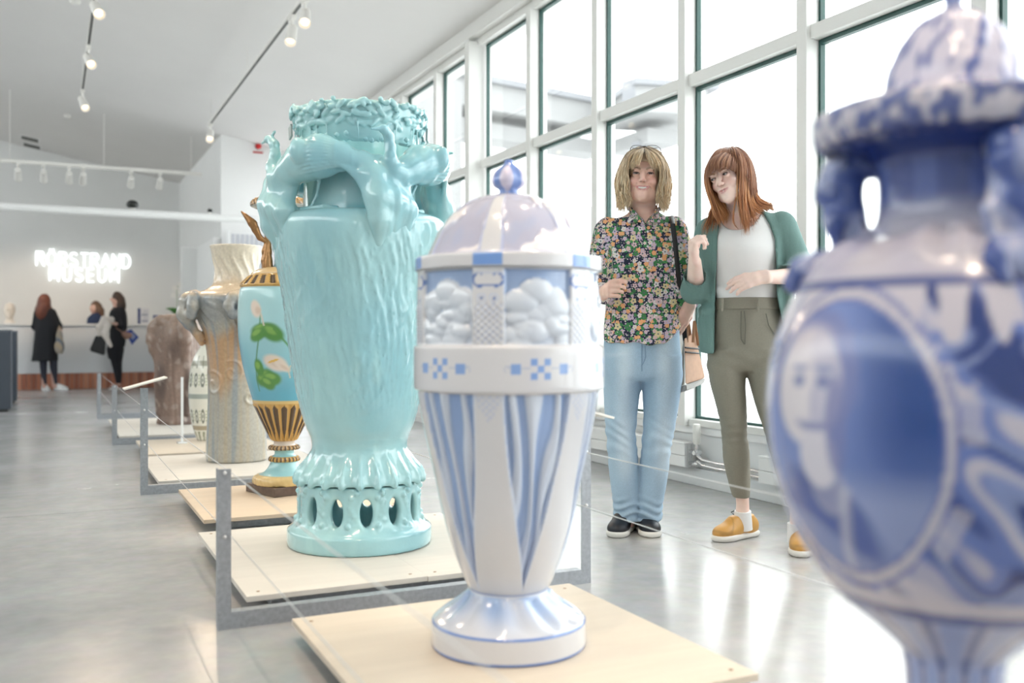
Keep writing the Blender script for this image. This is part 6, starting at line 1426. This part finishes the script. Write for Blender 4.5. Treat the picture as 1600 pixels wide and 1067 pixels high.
B().ball(rp(4.50, .20), .019, 12).tube([rp(4.57, .20), rp(4.48, .20)], .012, 12).tube([rp(4.50, .20, .02), rp(4.50, .20, .07)], .013, 12).done('valve_body', M_chrome, r1, smooth=True)
B().ball(rp(4.50, .135), .018, 12).tube([rp(4.57, .135), rp(4.48, .135)], .012, 12).done('lower_valve', M_chrome, r1, smooth=True)
for z, w in ((.165, .006), (.135, .002)): B().tube([rp(4.49, z + .02), rp(4.44, z), rp(4.30, z - .004), rp(4.15, z), rp(3.925, z - .004)], .009, 10).done('flexible_pipe', M_chrome, r1, smooth=True)
# ================================================================ PEOPLE AT THE RECEPTION
M_cl = mat('black_wool', (.012, .013, .017), .85); M_skin2 = MATS['skin']
def far_person(fr, label, head, hr, rows, legs, arms, yaw, skin=(.66, .42, .34)):
    t = thing('person', label, 'person', fr.p, fr.rz); f = Field((-.5, -.45, 0), (.5, .45, 1.8), .0105)
    f.ell(head, (.073, .088, .10)).cone(head - (0, -.01, .06), head - (0, -.02, .22), .05, .055, .02)
    a = math.radians(yaw); fd = np.array([math.sin(a), -math.cos(a), 0]); f.ell(head + fd * .02 - (0, 0, .035), (.058, .062, .075), .02).ell(head + fd * .095 - (0, 0, .02), (.014, .016, .02), .012)
    f.loft(rows, .03)
    for L_ in legs: f.loft(L_, .03)
    for A_, R_ in arms:
        f.chain(A_, R_, .02)
        d = np.array(A_[-1]) - np.array(A_[-2]); d /= np.linalg.norm(d); hand(f, A_[-1], d, np.cross(d, [.3, .9, .2]), 1, [(.5, .5, .4)] * 4, [(.7, .4, -.4), (.9, .1, -.3), (1, 0, -.2)], .95)
    V, Q = f.mesh(); npmesh('body', V, Q, M_skin2, t, np.broadcast_to(np.array(skin), V.shape)); return t, f
def soft(name, prims, m, parent, res=.012, relief=.0, seed=1, paint=None):
    P = np.vstack([np.vstack([np.array(q[1]) - .12, np.array(q[1]) + .12]) if q[0] == 'e' else np.vstack([np.array(q[1]) - .12, np.array(q[1]) + .12]) if q[0] == 'c' else np.array([[-.5, -.4, min(r[0] for r in q[1]) - .03], [.5, .4, max(r[0] for r in q[1]) + .03]]) for q in prims])
    f = Field(P.min(0), P.max(0), res)
    for q in prims:
        if q[0] == 'e': f.ell(q[1], q[2], .03)
        elif q[0] == 'c': f.chain(q[1], q[2], .03)
        else: f.loft(q[1], .03)
    if relief: f.add(lambda X, Y, Z: relief * sn(X * 40, Y * 40, Z * 14, 1, seed), P.min(0), P.max(0), 0, 'd', 0)
    V, Q = f.mesh(); return npmesh(name, V, Q, m, parent, None if paint is None else paint(V))
fr = Frame(75, 15.30); L = fr.L
hd = L(69, 470, .0); rows = fr.rows([(484, 58, 84, 0, .09), (500, 56, 87, 0, .11), (530, 57, 87, 0, .11), (555, 56, 87, 0, .12)])
lg = [fr.rows([(550, 60, 74, 0, .08), (575, 63, 73, 0, .06), (606, 66, 72, .0, .04)]), fr.rows([(550, 74, 88, 0, .08), (575, 78, 89, 0, .06), (606, 82, 89, .0, .04)])]
arms = [(L(59, 489, 0), L(55, 511, .06), L(62, 517, .13)), (L(82, 489, 0), L(91, 509, .04), L(93, 513, .0))]
t, _ = far_person(fr, 'woman with long auburn hair in a black coat, seen from behind at the counter', hd, 0, rows, lg, [(a, [.045, .038, .028]) for a in arms], 160)
soft('coat', [('l', fr.rows([(482, 60, 83, 0, .10), (492, 56, 87, 0, .125), (515, 54, 89, 0, .135), (540, 52, 90, 0, .15), (564, 49, 91, 0, .17)])), ('c', list(arms[0][:2]) + [arms[0][2] + (0, .04, 0)], [.062, .055, .045]), ('c', list(arms[1][:2]) + [arms[1][2] + (0, .04, 0)], [.062, .055, .045])], M_cl, t, relief=.004)
soft('leggings', [('l', fr.rows([(552, 61, 74, 0, .085), (575, 62.5, 73.5, 0, .066), (600, 66, 73, .0, .045)])), ('l', fr.rows([(552, 75, 90, 0, .085), (575, 78, 90, 0, .066), (600, 82, 90, .0, .045)]))], mat('dark_leggings', (.03, .033, .05), .8), t)
M_hair2 = mat('auburn_hair', vcol=True, rough=.5)
rnd = np.random.default_rng(4)
soft('hair', [('e', hd + (0, .0, .015), (.088, .105, .105)), ('c', [hd + (0, .04, -.02), L(66, 485, .06), L(63, 498, .09)], [.095, .10, .05]), ('c', [hd + (0, .04, -.02), L(72, 485, .05), L(74, 497, .09)], [.09, .085, .04]), ('e', L(65, 488, -.10), (.085, .05, .12)), ('e', L(68, 478, -.07), (.095, .08, .11))], M_hair2, t, .012, .006, 3, lambda V: mixc(np.broadcast_to(np.array([.12, .032, .018]), V.shape), (.20, .06, .03), sn(V[:, 0] * 60, V[:, 1] * 60, V[:, 2] * 10, 1, 5)))
wsh = (.80, .80, .80)
shoe(fr, (L(75, 600, 0)[0], -.06), (L(67, 600, 0)[0], .14), 'sneaker', wsh, (.8, .8, .8), (.8, .8, .8), t, .045); shoe(fr, (L(106, 600, 0)[0], -.06), (L(84, 600, 0)[0], .05), 'sneaker', wsh, (.8, .8, .8), (.8, .8, .8), t, .045)
tb = thing('tote_bag', 'patterned beige tote bag on the arm of the woman in the black coat', 'bag', fr.p, fr.rz)
def totecol(V): n = sn(V[:, 0] * 45, V[:, 1] * 45, V[:, 2] * 45, 1, 8); return mixc(mixc(np.broadcast_to(np.array([.34, .30, .255]), V.shape), (.15, .17, .21), smooth01(.2, .6, n)), (.42, .33, .23), smooth01(.3, .7, -n))
soft('bag_body', [('e', L(93, 541, -.16), (.075, .06, .13)), ('e', L(92.5, 526, -.16), (.055, .04, .10))], mat('printed_canvas', vcol=True, rough=.8), tb, .008, .004, 4, totecol)
B().tube([L(90.5, 525, -.17), L(91, 514, -.12), L(92.5, 509, -.03), L(94, 514, -.06), L(94.5, 527, -.14)], .009, 8, flat=.5).done('handle', mat('canvas_strap', (.42, .34, .25), .8), tb, smooth=True)

fr = Frame(180, 15.72); L = fr.L
hd = L(182, 466, 0); rows = fr.rows([(482, 173, 195, 0, .09), (500, 173, 196, 0, .10), (525, 173, 195, 0, .11), (548, 169, 191, 0, .11)])
lg = [fr.rows([(540, 168, 184, -.02, .08), (565, 174, 187, -.02, .065), (585, 179, 189, -.02, .05), (606, 182, 188, -.02, .04)]), fr.rows([(540, 172, 192, .05, .08), (565, 176, 190, .05, .065), (585, 180, 190, .05, .05), (605, 183, 189, .05, .04)])]
arms = [(L(178, 489, -.10), L(185, 507, -.14), L(175, 505, -.26)), (L(185, 489, .10), L(192, 508, .1), L(197, 519, -.05))]
t, _ = far_person(fr, 'woman with dark shoulder-length hair in black, standing sideways at the counter', hd, 0, rows, lg, [(a, [.045, .036, .028]) for a in arms], -75)
soft('blouse', [('l', fr.rows([(480, 176, 194, 0, .10), (490, 171, 198, 0, .13), (508, 171, 199, 0, .13), (530, 171, 197, 0, .13), (542, 170, 195, 0, .13)])), ('c', [arms[0][0], arms[0][1]], [.065, .06]), ('c', [arms[1][0], arms[1][1]], [.065, .058])], M_cl, t, relief=.004)
soft('trousers', [('l', fr.rows([(530, 169, 195, .0, .12), (545, 167, 193, .0, .12), (560, 169, 191, .0, .10)])), ('l', fr.rows([(545, 167, 186, -.02, .09), (565, 173, 188, -.02, .072), (585, 178, 190, -.02, .056), (599, 181, 189, -.02, .046)])), ('l', fr.rows([(545, 172, 194, .05, .09), (565, 176, 191, .05, .072), (585, 180, 191, .05, .056), (598, 183, 190, .05, .046)]))], M_cl, t)
soft('hair', [('e', hd + (.012, .0, .015), (.082, .100, .10)), ('c', [hd + (.05, 0, -.02), L(189, 478, .0), L(193, 484, .02)], [.075, .07, .03]), ('e', L(190, 474, 0), (.055, .09, .11))], M_hair2, t, .012, .005, 3, lambda V: mixc(np.broadcast_to(np.array([.045, .026, .018]), V.shape), (.08, .045, .03), sn(V[:, 0] * 60, V[:, 1] * 60, V[:, 2] * 10, 1, 5)))
shoe(fr, (L(170, 600, 0)[0], -.06), (L(189, 600, 0)[0], -.01), 'shoe', (.35, .16, .11), (.2, .1, .07), (.35, .16, .11), t, .04); shoe(fr, (L(173, 600, 0)[0], .02), (L(191, 600, 0)[0], .07), 'shoe', (.35, .16, .11), (.2, .1, .07), (.35, .16, .11), t, .04)
soft_j = thing('jacket', 'cream jacket hung over the forearm of the woman in black', 'jacket', fr.p, fr.rz)
soft('cloth', [('c', [L(174, 499, -.30), L(164, 500, -.32), L(156, 512, -.32), L(154, 522, -.32)], [.05, .06, .055, .035]), ('c', [L(170, 503, -.33), L(164, 522, -.34), L(173, 540, -.34)], [.05, .05, .035])], mat('cream_wool', (.66, .60, .55), .9, noise=.08, nscale=30), soft_j, .012, .008, 6)
hb = thing('black_handbag', 'black shoulder bag hanging below the cream jacket', 'bag', fr.p, fr.rz)
hull('bag_body', [L(150, 523, -.30), L(166, 524, -.30), L(139, 548, -.32), L(164, 556, -.32), L(150, 523, -.22), L(166, 524, -.22), L(139, 548, -.18), L(164, 556, -.18)], mat('black_bag_leather', (.012, .012, .014), .5), hb, .02)
B().tube([L(152, 525, -.26), L(160, 508, -.28), L(170, 500, -.27), L(172, 512, -.25), L(165, 526, -.26)], .007, 8).done('strap', MATS['black_bag_leather'], hb, smooth=True)
fo = thing('blue_folder', 'bright blue folder carried behind the woman in black', 'folder', fr.p, fr.rz)
hull('cover', [L(195, 518, -.09), L(205, 514, -.09), L(217, 527, -.06), L(206, 539, -.06), L(195, 518, -.075), L(205, 514, -.075), L(217, 527, -.045), L(206, 539, -.045)], mat('folder_blue', (.03, .07, .34), .4), fo, .002)
hull('label_patch', [L(202, 522, -.096), L(207, 519, -.096), L(212, 526, -.075), L(207, 531, -.075), L(202, 522, -.090), L(207, 519, -.090), L(212, 526, -.069), L(207, 531, -.069)], mat('folder_label', (.30, .34, .55), .5), fo, .001)
cl = thing('brown_clutch', 'brown clutch bag under the arm of the woman in black', 'bag', fr.p, fr.rz)
soft('clutch_body', [('e', L(199, 524, -.16), (.075, .03, .055)), ('e', L(194, 521, -.16), (.04, .025, .035))], mat('brown_suede', (.30, .17, .13), .7), cl, .007); B().tube([L(180, 511, -.2), L(187, 516, -.2), L(195, 523, -.17)], .008, 8).done('wrist_strap', MATS['brown_suede'], cl, smooth=True)

fr = Frame(150, 17.1); L = fr.L
hd = L(148, 480, 0); rows = fr.rows([(492, 142, 160, 0, .09), (505, 138, 165, 0, .11), (540, 139, 165, 0, .11), (570, 138, 166, 0, .12)])
lg = [fr.rows([(560, 139, 152, 0, .085), (585, 142, 150, 0, .05), (601, 143, 149, 0, .04)]), fr.rows([(560, 152, 166, 0, .085), (585, 154, 163, 0, .05), (601, 155, 162, 0, .04)])]
arms = [(L(142, 499, 0), L(138, 520, -.06), L(146, 522, -.22)), (L(161, 499, 0), L(167, 520, -.06), L(160, 522, -.22))]
t, _ = far_person(fr, 'receptionist with brown hair in navy, behind the counter', hd, 0, rows, lg, [(a, [.045, .036, .028]) for a in arms], -50)
soft('pullover', [('l', fr.rows([(489, 145, 158, 0, .10), (499, 139, 164, 0, .125), (540, 138, 166, 0, .125), (562, 137, 167, 0, .13)])), ('c', list(arms[0][:2]), [.06, .05]), ('c', list(arms[1][:2]), [.06, .05])], mat('navy_knit', (.02, .035, .085), .85), t)
soft('trousers', [('l', fr.rows([(555, 138, 166, 0, .125), (575, 139, 165, 0, .1)])), ('l', fr.rows([(565, 139, 152, 0, .09), (585, 141, 151, 0, .06), (600, 142, 150, 0, .05)])), ('l', fr.rows([(565, 153, 166, 0, .09), (585, 153, 164, 0, .06), (600, 154, 163, 0, .05)]))], M_cl, t)
soft('hair', [('e', hd + (.015, .01, .02), (.085, .10, .10)), ('c', [hd + (.06, -.02, -.03), L(157, 486, -.05), L(161, 496, -.06)], [.07, .06, .03]), ('e', L(155, 483, .03), (.06, .08, .11))], M_hair2, t, .012, .005, 3, lambda V: mixc(np.broadcast_to(np.array([.10, .05, .03]), V.shape), (.17, .09, .05), sn(V[:, 0] * 60, V[:, 1] * 60, V[:, 2] * 10, 1, 5)))
for u in (146, 158): shoe(fr, (L(u, 600, 0)[0], -.13), (L(u, 600, 0)[0], .09), 'shoe', (.02, .02, .02), (.02, .02, .02), (.02, .02, .02), t, .04)
